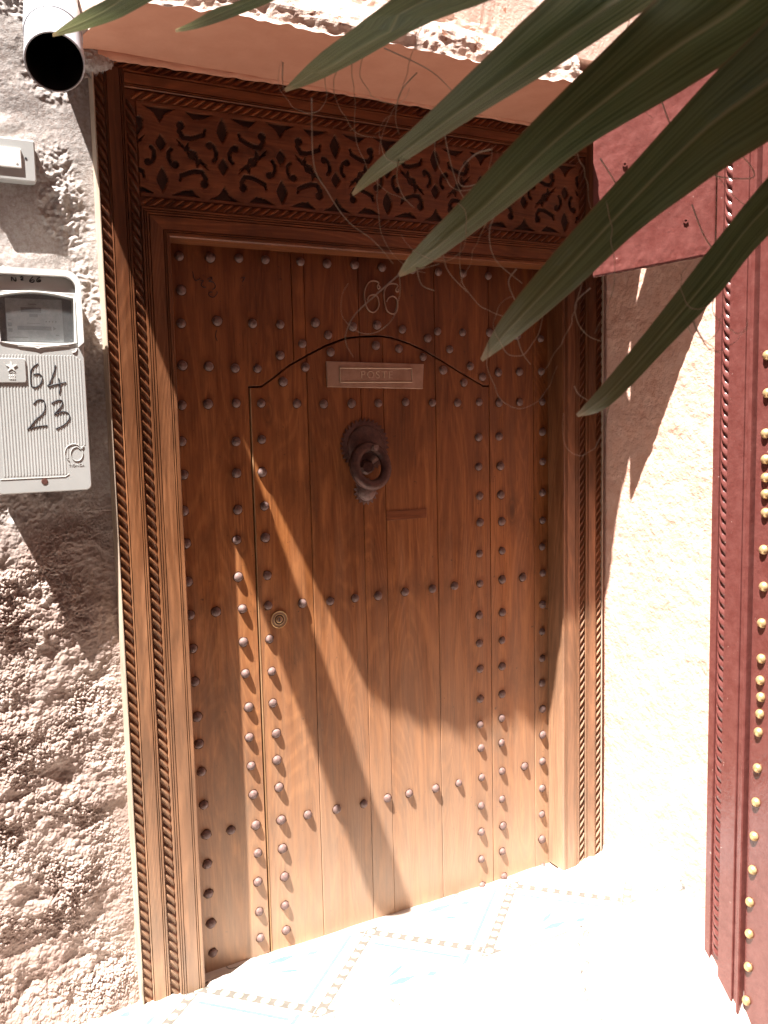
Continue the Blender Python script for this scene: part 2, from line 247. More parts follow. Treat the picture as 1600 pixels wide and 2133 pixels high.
W_DOOR = wood('door_wood', (.49,.20,.064), (.26,.085,.022), glare=.8, stain=.8, upper_shade=True)
W_FRAME = wood('frame_wood', (.37,.168,.076), (.17,.066,.026), rough=.42, glare=.55, stain=.5, upper_shade=True)
W_HEAD = wood('header_wood', (.30,.105,.038), (.14,.042,.014), 'X', rough=.42, stain=.6)
W_CARVE = wood('carved_wood', (.22,.074,.028), (.12,.036,.013), 'X', stain=.5)
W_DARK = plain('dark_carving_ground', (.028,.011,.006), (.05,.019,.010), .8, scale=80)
W_GOLD = wood('golden_edge_wood', (.52,.33,.18), (.38,.20,.09), rough=.5)
W_PALE = wood('pale_edge_wood', (.55,.46,.37), (.42,.33,.25), rough=.6, stain=.3)
IRON = plain('rusty_iron', (.12,.070,.058), (.22,.140,.125), .62, .05, 130, .6, .0012, .35)
IRON_D = plain('dark_iron', (.065,.035,.03), (.12,.06,.05), .55, .5, 60, .5, .002)
BRASS = plain('aged_brass', (.50,.33,.15), (.64,.46,.24), .35, .55, 60, .15, .001)
BRASS_D = plain('dull_bronze', (.30,.19,.13), (.40,.27,.20), .42, .4, 25, .1, .0005)
BRASS_L = plain('worn_bright_brass', (.46,.34,.24), (.52,.40,.30), .4, .3, 40, 0)
PINK = plain('pink_limewash', (.52,.245,.16), (.58,.29,.195), .85, 0, 9, .35, .004, .2, ((.36,.16,.10), 14, .68))
ROUGH = None
def rough_wall_mat():
    m, nt, bs = mat('rough_mortar'); geo = N(nt, 'ShaderNodeNewGeometry').outputs['Position']
    big = noise_tex(nt, geo, 6, 5, .6); fine = noise_tex(nt, geo, 110, 5, .7)
    sep = N(nt, 'ShaderNodeSeparateXYZ'); nt.links.new(geo, sep.inputs[0])
    gray = mix(nt, ramp(nt, big, [(.35,(0,0,0)),(.65,(1,1,1))]), (.33,.295,.28), (.46,.42,.395))
    brown = mix(nt, ramp(nt, big, [(.35,(0,0,0)),(.65,(1,1,1))]), (.29,.205,.175), (.44,.345,.30))
    zz = N(nt, 'ShaderNodeMath', operation='MULTIPLY_ADD', i_1=.7); zz.inputs[2].default_value = -.35
    nt.links.new(big, zz.inputs[0]); ad = N(nt, 'ShaderNodeMath', operation='ADD'); nt.links.new(zz.outputs[0], ad.inputs[0]); nt.links.new(sep.outputs[2], ad.inputs[1])
    c = mix(nt, ramp(nt, ad.outputs[0], [(.0,(.0,)*3),(1.0,(1,1,1))]), brown, gray)
    c2 = ramp(nt, ad.outputs[0], [(.0,(0,0,0)),(1.0,(1,1,1))])
    mr = N(nt, 'ShaderNodeMapRange'); mr.inputs[1].default_value = 1.1; mr.inputs[2].default_value = 1.45
    nt.links.new(ad.outputs[0], mr.inputs[0])
    c = mix(nt, mr.outputs[0], brown, gray)
    c = mix(nt, ramp(nt, fine, [(.35,(.6,.6,.6)),(.6,(0,0,0))]), c, (.22,.15,.12))
    c = mix(nt, ramp(nt, noise_tex(nt, geo, 18, 4, .6), [(.62,(0,0,0)),(.7,(.5,.5,.5))]), c, (.58,.50,.45))
    nt.links.new(c, bs.inputs['Base Color']); bs.inputs['Roughness'].default_value = .8
    bs.inputs['Specular IOR Level'].default_value = .35
    b = bump(nt, None, fine, .7, .003); bump(nt, bs, noise_tex(nt, geo, 320, 2, .6), .4, .001, b)
    return m
ROUGH = rough_wall_mat()
OCHRE = plain('alley_limewash', (.34,.19,.12), (.42,.25,.17), .9, 0, 5, .4, .01)
BROKEN = plain('broken_plaster', (.50,.36,.30), (.62,.50,.43), .9, 0, 40, .6, .004, .2, ((.35,.17,.11), 20, .62))
LIME = plain('pale_pink_plaster', (.64,.37,.28), (.70,.46,.37), .8, 0, 22, .9, .006, .2, ((.17,.085,.055), 38, .70))
CEMENT = None
def cement():
    m, nt, bs = mat('bleached_cement'); geo = N(nt, 'ShaderNodeNewGeometry').outputs['Position']
    n = noise_tex(nt, geo, 9, 7, .65)
    c = mix(nt, ramp(nt, n, [(.3,(0,0,0)),(.7,(1,1,1))]), (.48,.42,.36), (.66,.60,.54))
    v = N(nt, 'ShaderNodeTexVoronoi', feature='DISTANCE_TO_EDGE'); v.inputs['Scale'].default_value = 1.7
    wv = N(nt, 'ShaderNodeVectorMath', operation='MULTIPLY_ADD'); nz = N(nt, 'ShaderNodeTexNoise'); nz.inputs['Scale'].default_value = 9; nz.inputs['Detail'].default_value = 5
    nt.links.new(geo, nz.inputs['Vector']); nt.links.new(nz.outputs[1], wv.inputs[0]); wv.inputs[1].default_value = (.22,.22,.22); nt.links.new(geo, wv.inputs[2])
    nt.links.new(wv.outputs[0], v.inputs['Vector'])
    cr = ramp(nt, v.outputs[0], [(.0,(1,1,1)),(.009,(0,0,0))])
    c = mix(nt, cr, c, (.09,.075,.065)); nt.links.new(c, bs.inputs['Base Color']); bs.inputs['Roughness'].default_value = .85
    bump(nt, bs, n, .6, .01); return m
CEMENT = cement()
PURPLE = plain('maroon_gloss_paint', (.115,.032,.027), (.150,.050,.043), .22, 0, 30, .55, .0018, .6, ((.34,.22,.19), 48, .675))
WHITE_P = plain('white_plastic', (.74,.73,.70), (.80,.79,.76), .45, 0, 8, .03, .0005)
GREY_P = plain('grey_cover_plastic', (.40,.40,.385), (.46,.455,.44), .45, 0, 7, .05, .0006)
PVC = plain('pvc_pipe', (.40,.40,.43), (.48,.47,.50), .4, 0, 12, .05, .001)
BLACK = plain('black_ink', (.012,.012,.016), (.02,.02,.025), .7, 0, 20, 0)
PIPE_IN = plain('dark_pipe_inside', (.008,.007,.007), (.014,.012,.012), .9, 0, 20, 0)  # near-black lining of the bore
DIAL = plain('dusty_dial_plate', (.26,.275,.275), (.17,.18,.185), .6, 0, 60, 0)
DIALK = plain('dial_print', (.05,.05,.055), (.09,.09,.09), .6, 0, 90, 0)
TILE = plain('white_glaze', (.72,.75,.74), (.80,.80,.78), .12, 0, 6, .03, .001)
TBROWN = plain('tile_print_brown', (.115,.105,.09), (.145,.13,.115), .2, 0, 40, 0)
TCREAM = plain('tile_print_cream', (.27,.26,.19), (.31,.30,.22), .2, 0, 40, 0)
TBLUE = plain('tile_print_blue', (.105,.145,.16), (.13,.165,.175), .2, 0, 40, 0)
TTURQ = plain('tile_print_turquoise', (.09,.165,.18), (.12,.185,.195), .2, 0, 30, 0)
def glass():
    m, nt, bs = mat('dusty_window_glass'); bs.inputs['Base Color'].default_value = (.8,.8,.8,1); bs.inputs['Roughness'].default_value = .08
    bs.inputs['Alpha'].default_value = .05
    return m
GLASS = glass()
def leafmat():
    m, nt, bs = mat('palm_leaf'); geo = N(nt, 'ShaderNodeNewGeometry').outputs['Position']
    n = noise_tex(nt, mapping(nt, geo, (1,1,1)), 9, 4, .6); f = noise_tex(nt, geo, 120, 3, .6)
    uv = N(nt, 'ShaderNodeUVMap').outputs[0]; sp = N(nt, 'ShaderNodeSeparateXYZ'); nt.links.new(uv, sp.inputs[0])
    st = noise_tex(nt, mapping(nt, uv, (26, 1.2, 1)), 1.0, 4, .6)
    c = mix(nt, ramp(nt, n, [(.3,(0,0,0)),(.7,(1,1,1))]), (.040,.070,.018), (.080,.110,.034))
    c = mix(nt, ramp(nt, st, [(.42,(0,0,0)),(.58,(.8,.8,.8))]), c, (.13,.17,.07))
    c = mix(nt, ramp(nt, sp.outputs[0], [(.465,(0,0,0)),(.5,(.9,.9,.9)),(.535,(0,0,0))]), c, (.27,.28,.15))
    c = mix(nt, ramp(nt, sp.outputs[0], [(.0,(.7,)*3),(.04,(0,0,0)),(.96,(0,0,0)),(1,(.7,)*3)]), c, (.22,.14,.06))
    c = mix(nt, ramp(nt, sp.outputs[1], [(.0,(1,1,1)),(.035,(.9,.9,.9)),(.07,(.3,.3,.3)),(.4,(0,0,0))]), c, (.30,.22,.11))
    nt.links.new(c, bs.inputs['Base Color']); bs.inputs['Roughness'].default_value = .42
    bump(nt, bs, st, .8, .0025)
    tr = N(nt, 'ShaderNodeBsdfTranslucent'); nt.links.new(c, tr.inputs[0])
    ms = N(nt, 'ShaderNodeMixShader', i_0=.25); out = nt.nodes['Material Output']
    nt.links.new(bs.outputs[0], ms.inputs[1]); nt.links.new(tr.outputs[0], ms.inputs[2]); nt.links.new(ms.outputs[0], out.inputs[0])
    return m
LEAF = leafmat()
FIBRE = plain('palm_fibre', (.34,.25,.17), (.46,.36,.25), .6, 0, 50, 0)
BARK = plain('palm_bark', (.14,.095,.06), (.22,.15,.10), .9, 0, 20, .8, .02)

# ------------------------------------------------------------------ ground
def ground_z(x, y):
    f = max(0.0, -y - .27); kx = min(1, max(0, (x-.2)/1.2))
    return -.012 - (.25+.65*kx)*min(f, .5) - .06*min(max(f-.5, 0), 1.5) + .006*noise.noise(Vector((x*3, y*3, 0))) + .0025*noise.noise(Vector((x*16, y*16, 3)))
xs = np.unique(np.concatenate([np.linspace(-9, -.4, 22), np.arange(-.4, 2.4, .03), np.linspace(2.4, 9, 16)]))
ys = np.unique(np.concatenate([np.linspace(-7, -1.3, 26), np.arange(-1.3, .3, .03), np.linspace(.3, 3, 6)]))
P = [(x, y, ground_z(x, y)) for x in xs for y in ys]
tag(grid('ground', CEMENT, P, len(xs), len(ys), smooth=True), kind='structure')

# ------------------------------------------------------------------ left wall of rough mortar
def wall_disp(x, z):
    v = Vector((x, 0, z))
    d = .010*noise.noise(v*4.0) + .007*noise.noise(v*11.0 + Vector((5,0,0)))
    zl = 1.28 + .10*noise.noise(Vector((x*5, 3, z*2)))
    k = min(1, max(0, (zl - z)/.22 + .5))              # 1 = pebbly render below, 0 = trowelled mortar above
    w_ = Vector((x + .004*noise.noise(v*22), .02*noise.noise(v*30), z + .004*noise.noise(v*22+Vector((9,0,0)))))
    q1 = noise.noise(v*6.5+Vector((1,5,2))); fq = 84 if q1 > -.05 else 84
    dv = noise.voronoi(w_*120)[0]; dv2 = noise.voronoi(w_*215)[0]
    am = min(1.35, max(.18, .62 + 1.5*noise.noise(v*9+Vector((6,2,1)))))
    peb = am*(.0046*max(0, 1-(dv[0]/.62)**2) + .0024*max(0, 1-(dv2[0]/.6)**2)) + .010*noise.noise(v*15) + .0065*noise.noise(v*37) + .0045*noise.noise(v*78) + .0022*noise.noise(v*160)
    sm = noise.noise(Vector((x*9+z*5, 1, z*16-x*8)))    # trowel smears running down to the right
    patch = min(1, max(0, noise.noise(v*8+Vector((2,7,1)))*3+.45))
    fl = min(1, max(0, noise.noise(v*7+Vector((2,7,1)))*5+.1))
    tro = .007*max(0, sm)**1.5 + .0065*fl*(noise.noise(w_*48)+.6*noise.noise(w_*110)) + .0005*noise.noise(v*90)
    hole = -.008*max(0, noise.noise(v*13+Vector((4,4,4)))-.42)/.3
    d += k*peb*(.55+.6*max(0, noise.noise(v*6+Vector((0,8,0)))+.5)) + (1-k)*tro + hole
    if z < .12: d += .03*(1-z/.12)                      # mortar fillet at the foot
    e = max(0, min(1, (x-.33)/.09)); d = d*(1-.55*e) + .012*e*(1 if z > 1.3 else .6)
    # flat made good behind the meter and the bell push
    return d
wall_l = empty('rough_wall', (-.6, .08, 0), 'rough grey and brown mortar wall left of the carved wooden door', 'wall')
xs = np.arange(.06, .4225, .0021); zs = np.arange(-.1, 2.72, .0021)
P = [(x, .066 - wall_disp(x, z), z) for x in xs for z in zs]
grid('render_coat', ROUGH, P, len(xs), len(zs), wall_l)
for nm_, xs, zs in (('middle_render', np.arange(-1.3, .0611, .0085), np.arange(-.25, 2.73, .0085)), ('outer_render', np.arange(-4.0, -1.28, .05), np.arange(-.25, 4.5, .05)),
                    ('upper_render', np.arange(-1.3, .43, .02), np.arange(2.70, 4.5, .02))):
    P = [(x, (.066 if nm_ != 'middle_render' else .0665) - wall_disp(x, z), z) for x in xs for z in zs]
    grid(nm_, ROUGH, P, len(xs), len(zs), wall_l)
MB().box(-4.0, .40, .12, .40, -.3, 4.5).build('masonry', ROUGH, wall_l)
# strip of grey plaster between frame head and soffit corner
MB().box(.40, .60, .075, .40, 2.385, 4.5).build('corner_masonry', ROUGH, wall_l)

# ------------------------------------------------------------------ building over the door: soffit and upper wall
up = empty('overhanging_wall', (1.1, .1, 2.375), 'pink plastered overhang with broken sunlit edge above the carved door', 'overhang')
FX = [(.372,-.02),(.390,-.10),(.428,-.275),(.548,-.304),(.67,-.313),(.9,-.313),(1.09,-.327),(1.285,-.317),(1.524,-.297),(1.60,-.325),(1.63,-.27),(1.70,-.235),(2.1,-.235)]
def front_y(x):
    for (a, ya), (b, yb) in zip(FX, FX[1:]):
        if a <= x <= b: return ya + (yb-ya)*(x-a)/max(1e-6, b-a)
    return FX[-1][1]
xs = np.arange(.372, 1.99, .0045); rows = []
prof0 = [('s',0.0),('s',.25),('s',.5),('s',.75),('s',.9),('s',.96),('e',0),('f',.012,.004),('f',.026,.002),('f',.042,.004),('f',.058,.010),('f',.073,.020),('f',.086,.034),('f',.096,.052),('f',.104,.075),('f',.108,.10),('f',.13,.112),('f',.2,.114),('f',.5,.116),('f',2.0,.12)]
prof = [p for p in prof0 if p[0] in 'se']
fq = [(p[1], p[2]) for p in prof0 if p[0] == 'f']
for h_ in list(np.arange(.006, .16, .0055)) + [.2, .5, 2.0]: prof.append(('f', float(h_), float(np.interp(h_, [q[0] for q in fq], [q[1] for q in fq]))))
P = []
for x in xs:
    fy = front_y(x)
    for pr in prof:
        if pr[0] == 's':
            y = .06 + (fy-.06)*pr[1]; z = 2.375 + .0025*noise.noise(Vector((x*7, y*7, 0)))
            if pr[1] > .93: z += .004*noise.noise(Vector((x*40, 0, 5)))
        elif pr[0] == 'e':
            y = fy + .010*noise.noise(Vector((x*14,0,1))) + .006*noise.noise(Vector((x*45,0,2))); z = 2.375 + .007*noise.noise(Vector((x*30,0,9)))
        else:
            n_ = noise.noise(Vector((x*9, pr[1]*20, 0)))*.012 + abs(noise.noise(Vector((x*24, pr[1]*42, 4))))*.008 + noise.noise(Vector((x*70, pr[1]*80, 4)))*.0025
            if pr[1] > .12: n_ *= .6
            y = fy + pr[2] + n_ ; z = 2.375 + pr[1] + .006*noise.noise(Vector((x*20, pr[1]*20, 7)))
        P.append((x, y, z))
sf_ = grid('soffit_and_face', PINK, P, len(xs), len(prof), up)
sf_.data.materials.append(BROKEN)
ks = [i for i, p in enumerate(prof) if p[0] == 'e'][0]
sf_.data.polygons.foreach_set('material_index', np.tile((np.arange(len(prof)-1) >= ks).astype(np.int32), len(xs)-1))
MB().box(.45, 1.985, -.19, .40, 2.50, 4.6).build('upper_wall', BROKEN, up)
MB().box(.44, .449, -.18, .40, 2.40, 4.6).build('end_face', PINK, up)
# uneven limewash bead under the soffit, along the top of the frame
xs = np.arange(.43, 1.985, .008); P = []
for x in xs:
    hgt = .010 + .010*max(0, 1-(x-.43)/.5) + .004*noise.noise(Vector((x*12,0,0))) + .003*noise.noise(Vector((x*40,0,0)))
    for q in range(7):
        a = q/6*math.pi/2
        P.append((x, -.002-.012*math.cos(a)-.001*noise.noise(Vector((x*30,q,0))), 2.379 - hgt*math.sin(a)))
grid('plaster_bead', PINK, P, len(xs), 7, up)

# ------------------------------------------------------------------ return wall to the right
rw = empty('plaster_wall', (1.99, -.3, 0), 'pale pink sunlit plaster wall between the carved door and the maroon door', 'wall')
def rdisp(y, z):
    v = Vector((3, y, z))
    d = .006*noise.noise(v*4) + .0022*noise.noise(v*22) + .0016*noise.noise(v*60) - .006*max(0, noise.noise(v*19)-.38)
    return d
ys = np.arange(-.475, .10, .0045); zs = np.arange(-.45, 2.9, .0075)
P = [(1.985 - rdisp(y, z), y, z) for y in ys for z in zs]
g_ = grid('limewash', LIME, P, len(ys), len(zs), rw, True); g_.data.flip_normals()
MB().box(1.992, 2.4, -.478, .4, -.8, 4.6).build('masonry', LIME, rw)
MB().box(1.992, 2.4, -5.0, -.480, -.8, 4.6).build('masonry', LIME, rw)

P = []; ysf = np.arange(-1.0, .03, .012)
for y in ysf:
    g0 = max(ground_z(1.9, y), ground_z(1.7, y)); hh = (.10+.10*min(1, max(0, -y/.4)))*max(.35, 1-max(0, -y-.46)*1.6) + .03*noise.noise(Vector((9, y*9, 0))); ww_ = .12+.10*min(1, max(0, -y/.3)) + .03*noise.noise(Vector((5, y*8, 0)))
    for q in range(15):
        t_ = q/14*math.pi/2
        P.append((1.99 - ww_*(1-math.cos(t_)) - .004*noise.noise(Vector((q*.6, y*30, 1))) - .002, y, (g0-.02) + hh*(1-math.sin(t_)) + .003*noise.noise(Vector((q*.8, y*26, 6)))))
grid('cement_fillet', CEMENT, P, len(ysf), 15, rw, True).data.flip_normals()
# unseen wall opposite the door, height set to cut skylight and shade leaves
ow = empty('unseen_wall', (0, -3.6, 0), 'unseen pink wall opposite the carved door, height set to shade the palm', 'wall')
MB().box(-5, 7.0, -3.9, -3.6, -.4, 13.2).build('masonry', OCHRE, ow)
oe = empty('unseen_wall', (-3.4, -2, 0), 'unseen pink wall added at the left to cut light on the ground', 'wall')  # added end wall, keeps sun off the ground to lower the bounce
MB().box(-3.7, -3.4, -3.595, .10, -.4, 7.0).build('masonry', OCHRE, oe)

# ------------------------------------------------------------------ door frame
fr = empty('carved_surround', (1.2, .03, 0), 'carved wooden door frame with rope mouldings around the studded door', 'door frame')
LX = dict(edge=.4195, r1a=.4205, r1b=.443, g1=.4478, g2=.4788, g3=.4837, r2a=.4909, r2b=.5116, a0=.514, a1=.5238, a2=.5324, a3=.5609, a4=.5671, a5=.5734, inn=.5797)
XL0, XR0 = .583, 1.802           # inner edges of the opening (front)
def mirror(x): return XL0 + XR0 - x      # left-hand width scheme, mirrored on the right
TOPZ = 1.967
BACK = .0765
# sweep of a profile: list of (distance outwards from the opening edge, y)
def sweep_part(name, prof, side, m, par):
    mb = MB(); n = len(prof)
    def pt(u, yy, end):
        if side == 'L': return (XL0-u, yy, 0.0) if end == 0 else (XL0-u, yy, TOPZ+u)
        if side == 'R': return (XR0+u, yy, 0.0) if end == 0 else (XR0+u, yy, TOPZ+u)
        return (XL0-u, yy, TOPZ+u) if end == 0 else (XR0+u, yy, TOPZ+u)
    vs_ = [pt(u, yy, 0) for u, yy in prof] + [pt(u, yy, 1) for u, yy in prof]
    fs_ = [(i, i+1, i+1+n, i+n) if side != 'R' else (i+n, i+1+n, i+1, i) for i in range(n-1)]
    mb.add(vs_, fs_ + [tuple(range(n)), tuple(range(2*n-1, n-1, -1))])
    return mb.build(name, m, par)
g = .0028
def V(u, d=.0055, w_=.0014): return [(u-w_, 0), (u, d), (u+w_, 0)]
arch_prof = [(0, BACK), (0, .004), (.003, .0), (.0075, 0)] + V(.0115) + V(.0165) + V(.0500) + V(.0565) + V(.0620) + [(.0675, 0), (.0685, .012), (.0685, .05)]
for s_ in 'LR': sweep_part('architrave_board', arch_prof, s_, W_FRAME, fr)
sweep_part('architrave_board', arch_prof, 'T', W_HEAD, fr)
# outer boards (run up to the head): grooved band between the two ropes
ZT = 2.374
def board(name, xa, xb, z0, z1, grooves, m, horizontal=False, y=0.0):
    lo, hi = (xa, xb) if not horizontal else (z0, z1)
    pr = [(lo, y+.045), (lo, y+.0015), (lo+.0015, y)]
    for gx in sorted(grooves): pr += [(gx-.0014, y), (gx, y+.0055), (gx+.0014, y)]
    pr += [(hi-.0015, y), (hi, y+.0015), (hi, y+.045)]
    n = len(pr); vs_ = []
    for e in (0, 1):
        for u, yy in pr: vs_.append((u, yy, (z0, z1)[e]) if not horizontal else ((xa, xb)[e], yy, u))
    fs_ = [(i, i+1, i+1+n, i+n) if not horizontal else (i+n, i+n+1, i+1, i) for i in range(n-1)] + [tuple(range(n)), tuple(range(2*n-1, n-1, -1))]
    return MB().add(vs_, fs_).build(name, m, fr)
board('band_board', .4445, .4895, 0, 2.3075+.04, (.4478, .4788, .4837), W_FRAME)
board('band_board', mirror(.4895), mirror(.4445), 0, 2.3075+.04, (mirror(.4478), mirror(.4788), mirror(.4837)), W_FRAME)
board('band_board', .4900, mirror(.4900), 2.3065, 2.3470, (2.3405, 2.3150, 2.3105), W_HEAD, True, -.0006)
# beds of the ropes
def bed(xa, xb, z0, z1): return MB().box(xa, xb, .0085, .05, z0, z1).build('moulding_bed', W_CARVE, fr)
bed(.4208, .4440, 0, 2.3715); bed(mirror(.4440), mirror(.4208), 0, 2.3715)
bed(.4900, .5142, 0, 2.3060); bed(mirror(.5142), mirror(.4900), 0, 2.3060)
bed(.4445, mirror(.4445), 2.3475, 2.3715); bed(.5147, mirror(.5147), 2.2800, 2.3060); bed(.5147, mirror(.5147), 2.0372, 2.0590)
def rope(c0, c1, w_, pitch, slant, name='rope_moulding', m=None):
    """carved cable: leaning lozenge teeth along c0->c1, width w_, standing proud towards -y"""
    a = Vector(c0); b = Vector(c1); L_ = (b-a).length; t = (b-a)/L_; s = t.cross(Vector((0, 1, 0))).normalized()
    n = int(L_/pitch); pitch = L_/n; mb = MB(); sh = slant*w_
    cols = [(-.5, .0050), (-.33, .0075), (0, .0088), (.33, .0075), (.5, .0050)]
    for i in range(n):
        j = random.uniform(-.04, .04)*pitch; hh = random.uniform(.88, 1.1)
        vs_ = []
        for u, h in cols:
            for fr_, k in ((.08, .0), (.34, .66), (.52, 1.0), (.62, .97), (.80, .0)):
                q = (i+fr_)*pitch + j + sh*u
                q = min(max(q, 0), L_)
                vs_.append(a + t*q + s*(u*w_) + Vector((0, -h*k*hh, 0)))
        fs_ = [(c*5+r_, c*5+r_+1, (c+1)*5+r_+1, (c+1)*5+r_) for c in range(4) for r_ in range(4)]
        mb.add(vs_, fs_)
    return mb.build(name, m or W_FRAME, fr)
yb = .0083
rope((.4322, yb, .0), (.4322, yb, 2.345), .0205, .0262, 1.35)
rope((.5020, yb, .0), (.5020, yb, 2.280), .0205, .0262, 1.35)
rope((mirror(.4322), yb, .0), (mirror(.4322), yb, 2.345), .0205, .0262, -1.35)
rope((mirror(.5020), yb, .0), (mirror(.5020), yb, 2.280), .0205, .0262, -1.35)
rope((.4340, yb, 2.3595), (mirror(.4340), yb, 2.3595), .0210, .0250, 1.3, m=W_HEAD)
rope((.5050, yb, 2.2930), (mirror(.5050), yb, 2.2930), .0215, .0250, 1.3, m=W_HEAD)
rope((.5160, yb, 2.0480), (mirror(.5160), yb, 2.0480), .0200, .0250, 1.3, m=W_HEAD)
# pale side board of the frame and plaster fill behind
MB().box(.4170, .4203, .0005, .075, 0, 2.372).build('side_board', W_PALE, fr, .0008)
MB().box(mirror(.4203), mirror(.4170), .0005, .075, 0, 2.372).build('side_board', W_PALE, fr, .0008)
MB().box(.4208, XL0-.069, .051, .074, 0, 2.371).build('backing_board', W_CARVE, fr)
MB().box(XR0+.069, mirror(.4208), .051, .074, 0, 2.371).build('backing_board', W_CARVE, fr)
MB().box(XL0-.068, XR0+.068, .051, .074, TOPZ+.069, 2.371).build('backing_board', W_CARVE, fr)
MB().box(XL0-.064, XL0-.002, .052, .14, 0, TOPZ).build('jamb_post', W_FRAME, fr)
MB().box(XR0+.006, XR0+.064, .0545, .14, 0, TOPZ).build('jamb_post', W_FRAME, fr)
# carved frieze: height field of scrollwork sunk 6 mm
px0, px1, pz0, pz1 = .5147, mirror(.5147), 2.0595, 2.2795
nx, nz = 660, 112
X = np.linspace(px0, px1, nx); Z = np.linspace(pz0, pz1, nz); XX, ZZ = np.meshgrid(X, Z, indexing='ij')
S = np.full(XX.shape, 1.0)
UW = .1555; UH = pz1-pz0
def seg(u, v, pts, r):
    d = np.full(u.shape, 9.0)
    for (a, b), (c, e) in zip(pts, pts[1:]):
        ax, ay, bx, by = a*UW, b*UH, c*UW, e*UH
        L2 = (bx-ax)**2+(by-ay)**2; t = np.clip(((u-ax)*(bx-ax)+(v-ay)*(by-ay))/L2, 0, 1)
        d = np.minimum(d, np.hypot(u-ax-t*(bx-ax), v-ay-t*(by-ay)))
    return d - r
def lens(u, v, cx, cy, hw, hh):
    du = (u-cx*UW)/(hw*UW); dv = (v-cy*UH)/(hh*UH)
    return (np.sqrt(np.abs(du)**1.25+np.abs(dv)**1.25+1e-9)-1)*min(hw*UW, hh*UH)
def poly(u, v, pts):
    pts = [(a*UW, b*UH) for a, b in pts]; ins = np.zeros(u.shape, bool); d = np.full(u.shape, 9.0)
    for (ax, ay), (bx, by) in zip(pts, pts[1:]+pts[:1]):
        L2 = (bx-ax)**2+(by-ay)**2+1e-12; t = np.clip(((u-ax)*(bx-ax)+(v-ay)*(by-ay))/L2, 0, 1)
        d = np.minimum(d, np.hypot(u-ax-t*(bx-ax), v-ay-t*(by-ay)))
        c = ((ay > v) != (by > v)) & (u < (bx-ax)*(v-ay)/(by-ay+1e-12)+ax); ins ^= c
    return np.where(ins, -d, d)
k0 = .726
for k in range(-2, 9):
    cx = k0 + k*UW
    flip = k % 2 != 0
    i0, i1 = np.searchsorted(X, cx-.85*UW), np.searchsorted(X, cx+.85*UW)
    if i1 <= i0: continue
    for sg in (-1, 1):
        u = (XX[i0:i1]-cx)*sg; v = ZZ[i0:i1]-pz0
        if flip: v = UH-v
        s_ = [lens(u, v, 0, .80, .095, .135), lens(u, v, 0, .41, .085, .09),
              seg(u, v, [(.205,.645),(.15,.62),(.11,.56),(.115,.50),(.155,.465)], .0046), seg(u, v, [(.215,.625),(.216,.626)], .0088),
              poly(u, v, [(0,.19),(-.05,.13),(-.10,.09),(-.24,.035),(.24,.035),(.10,.09),(.05,.13)]),
              poly(u, v, [(.25,.35),(.38,.42),(.44,.36),(.46,.44),(.56,.46),(.60,.54),(.74,.60),(.60,.58),(.54,.52),(.50,.55),(.46,.47),(.38,.47)]),
              seg(u, v, [(.68,.80),(.70,.74),(.64,.675),(.53,.675),(.42,.70),(.31,.735)], .0055), seg(u, v, [(.675,.80),(.676,.801)], .0100),
              seg(u, v, [(.31,.735),(.28,.79)], .003),
              poly(u, v, [(.16,.955),(.32,.90),(.46,.885),(.58,.955)])]
        for q in s_: S[i0:i1] = np.minimum(S[i0:i1], q)
S = np.minimum(S, np.minimum(np.minimum(XX-px0, px1-XX), 9)-.0005)
t = np.clip((S+.0010)/.0022, 0, 1); t = t*t*(3-2*t)
wob = np.array([[noise.noise(Vector((x*14, z*60, 0))) for z in Z[::4]] for x in X[::4]])
wob = np.repeat(np.repeat(wob, 4, 0), 4, 1)[:nx, :nz]
# shallow modelling of the raised scrolls
Yp = .0075*(1-t) + .004 - .0012*np.clip(S/.012, 0, 1)*t + .0004*wob
P = np.stack([XX, Yp, ZZ], -1).reshape(-1, 3)
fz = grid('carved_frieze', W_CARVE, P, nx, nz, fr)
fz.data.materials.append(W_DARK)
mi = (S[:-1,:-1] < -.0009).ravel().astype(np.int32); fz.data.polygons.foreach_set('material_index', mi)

# ------------------------------------------------------------------ door leaf
LF, LB = .080, .112
LX0, LX1, LZ0, LZ1 = .575, 1.8095, -.05, 1.985
dz_ = empty('wooden_door', (.62, .10, 0), 'studded plank door leaf with number 66 surrounding the arched wicket', 'door')
wk = empty('wicket_door', (1.19, .10, 0), 'small arched wicket set in the studded door with knocker and letter plate', 'wicket door')
WX0, WX1, WZS = .802, 1.5775, 1.604
AR = [(WX0, WZS), (.826, WZS)] + ARCH[0:] + [(1.560, WZS), (WX1, WZS)]
AR = sorted(set(AR))
def za(x):
    for (a, za_), (b, zb_) in zip(AR, AR[1:]):
        if a <= x <= b: return za_+(zb_-za_)*(x-a)/max(b-a, 1e-9)
    return AR[0][1]
# planks of the surrounding leaf
seams = [LX0, .6005, .930, .967, 1.133, 1.383, WX1, 1.7485, LX1]
def strip_poly(a, b):
    """outline of an outer plank between x=a and x=b with the wicket cut away"""
    if b <= WX0-.006 or a >= WX1-.001: return [(a, LZ0), (b, LZ0), (b, LZ1), (a, LZ1)]
    pts = [x for x, z in AR if max(a, WX0) < x < min(b, WX1)]
    lo = [(x, za(x)+.0035) for x in ([max(a, WX0)] + pts + [min(b, WX1)])]
    if a < WX0: lo = [(a, LZ0), (WX0-.0060, LZ0), (WX0-.0060, WZS+.0035)] + lo[1:]
    return lo + [(b, LZ1), (a, LZ1)]
gp = .0007
for a, b in zip(seams, seams[1:]):
    a += gp; b -= gp
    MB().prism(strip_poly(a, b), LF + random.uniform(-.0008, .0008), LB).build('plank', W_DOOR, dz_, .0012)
wse = [WX0, .967, 1.133, 1.2055, 1.383, WX1-.001]
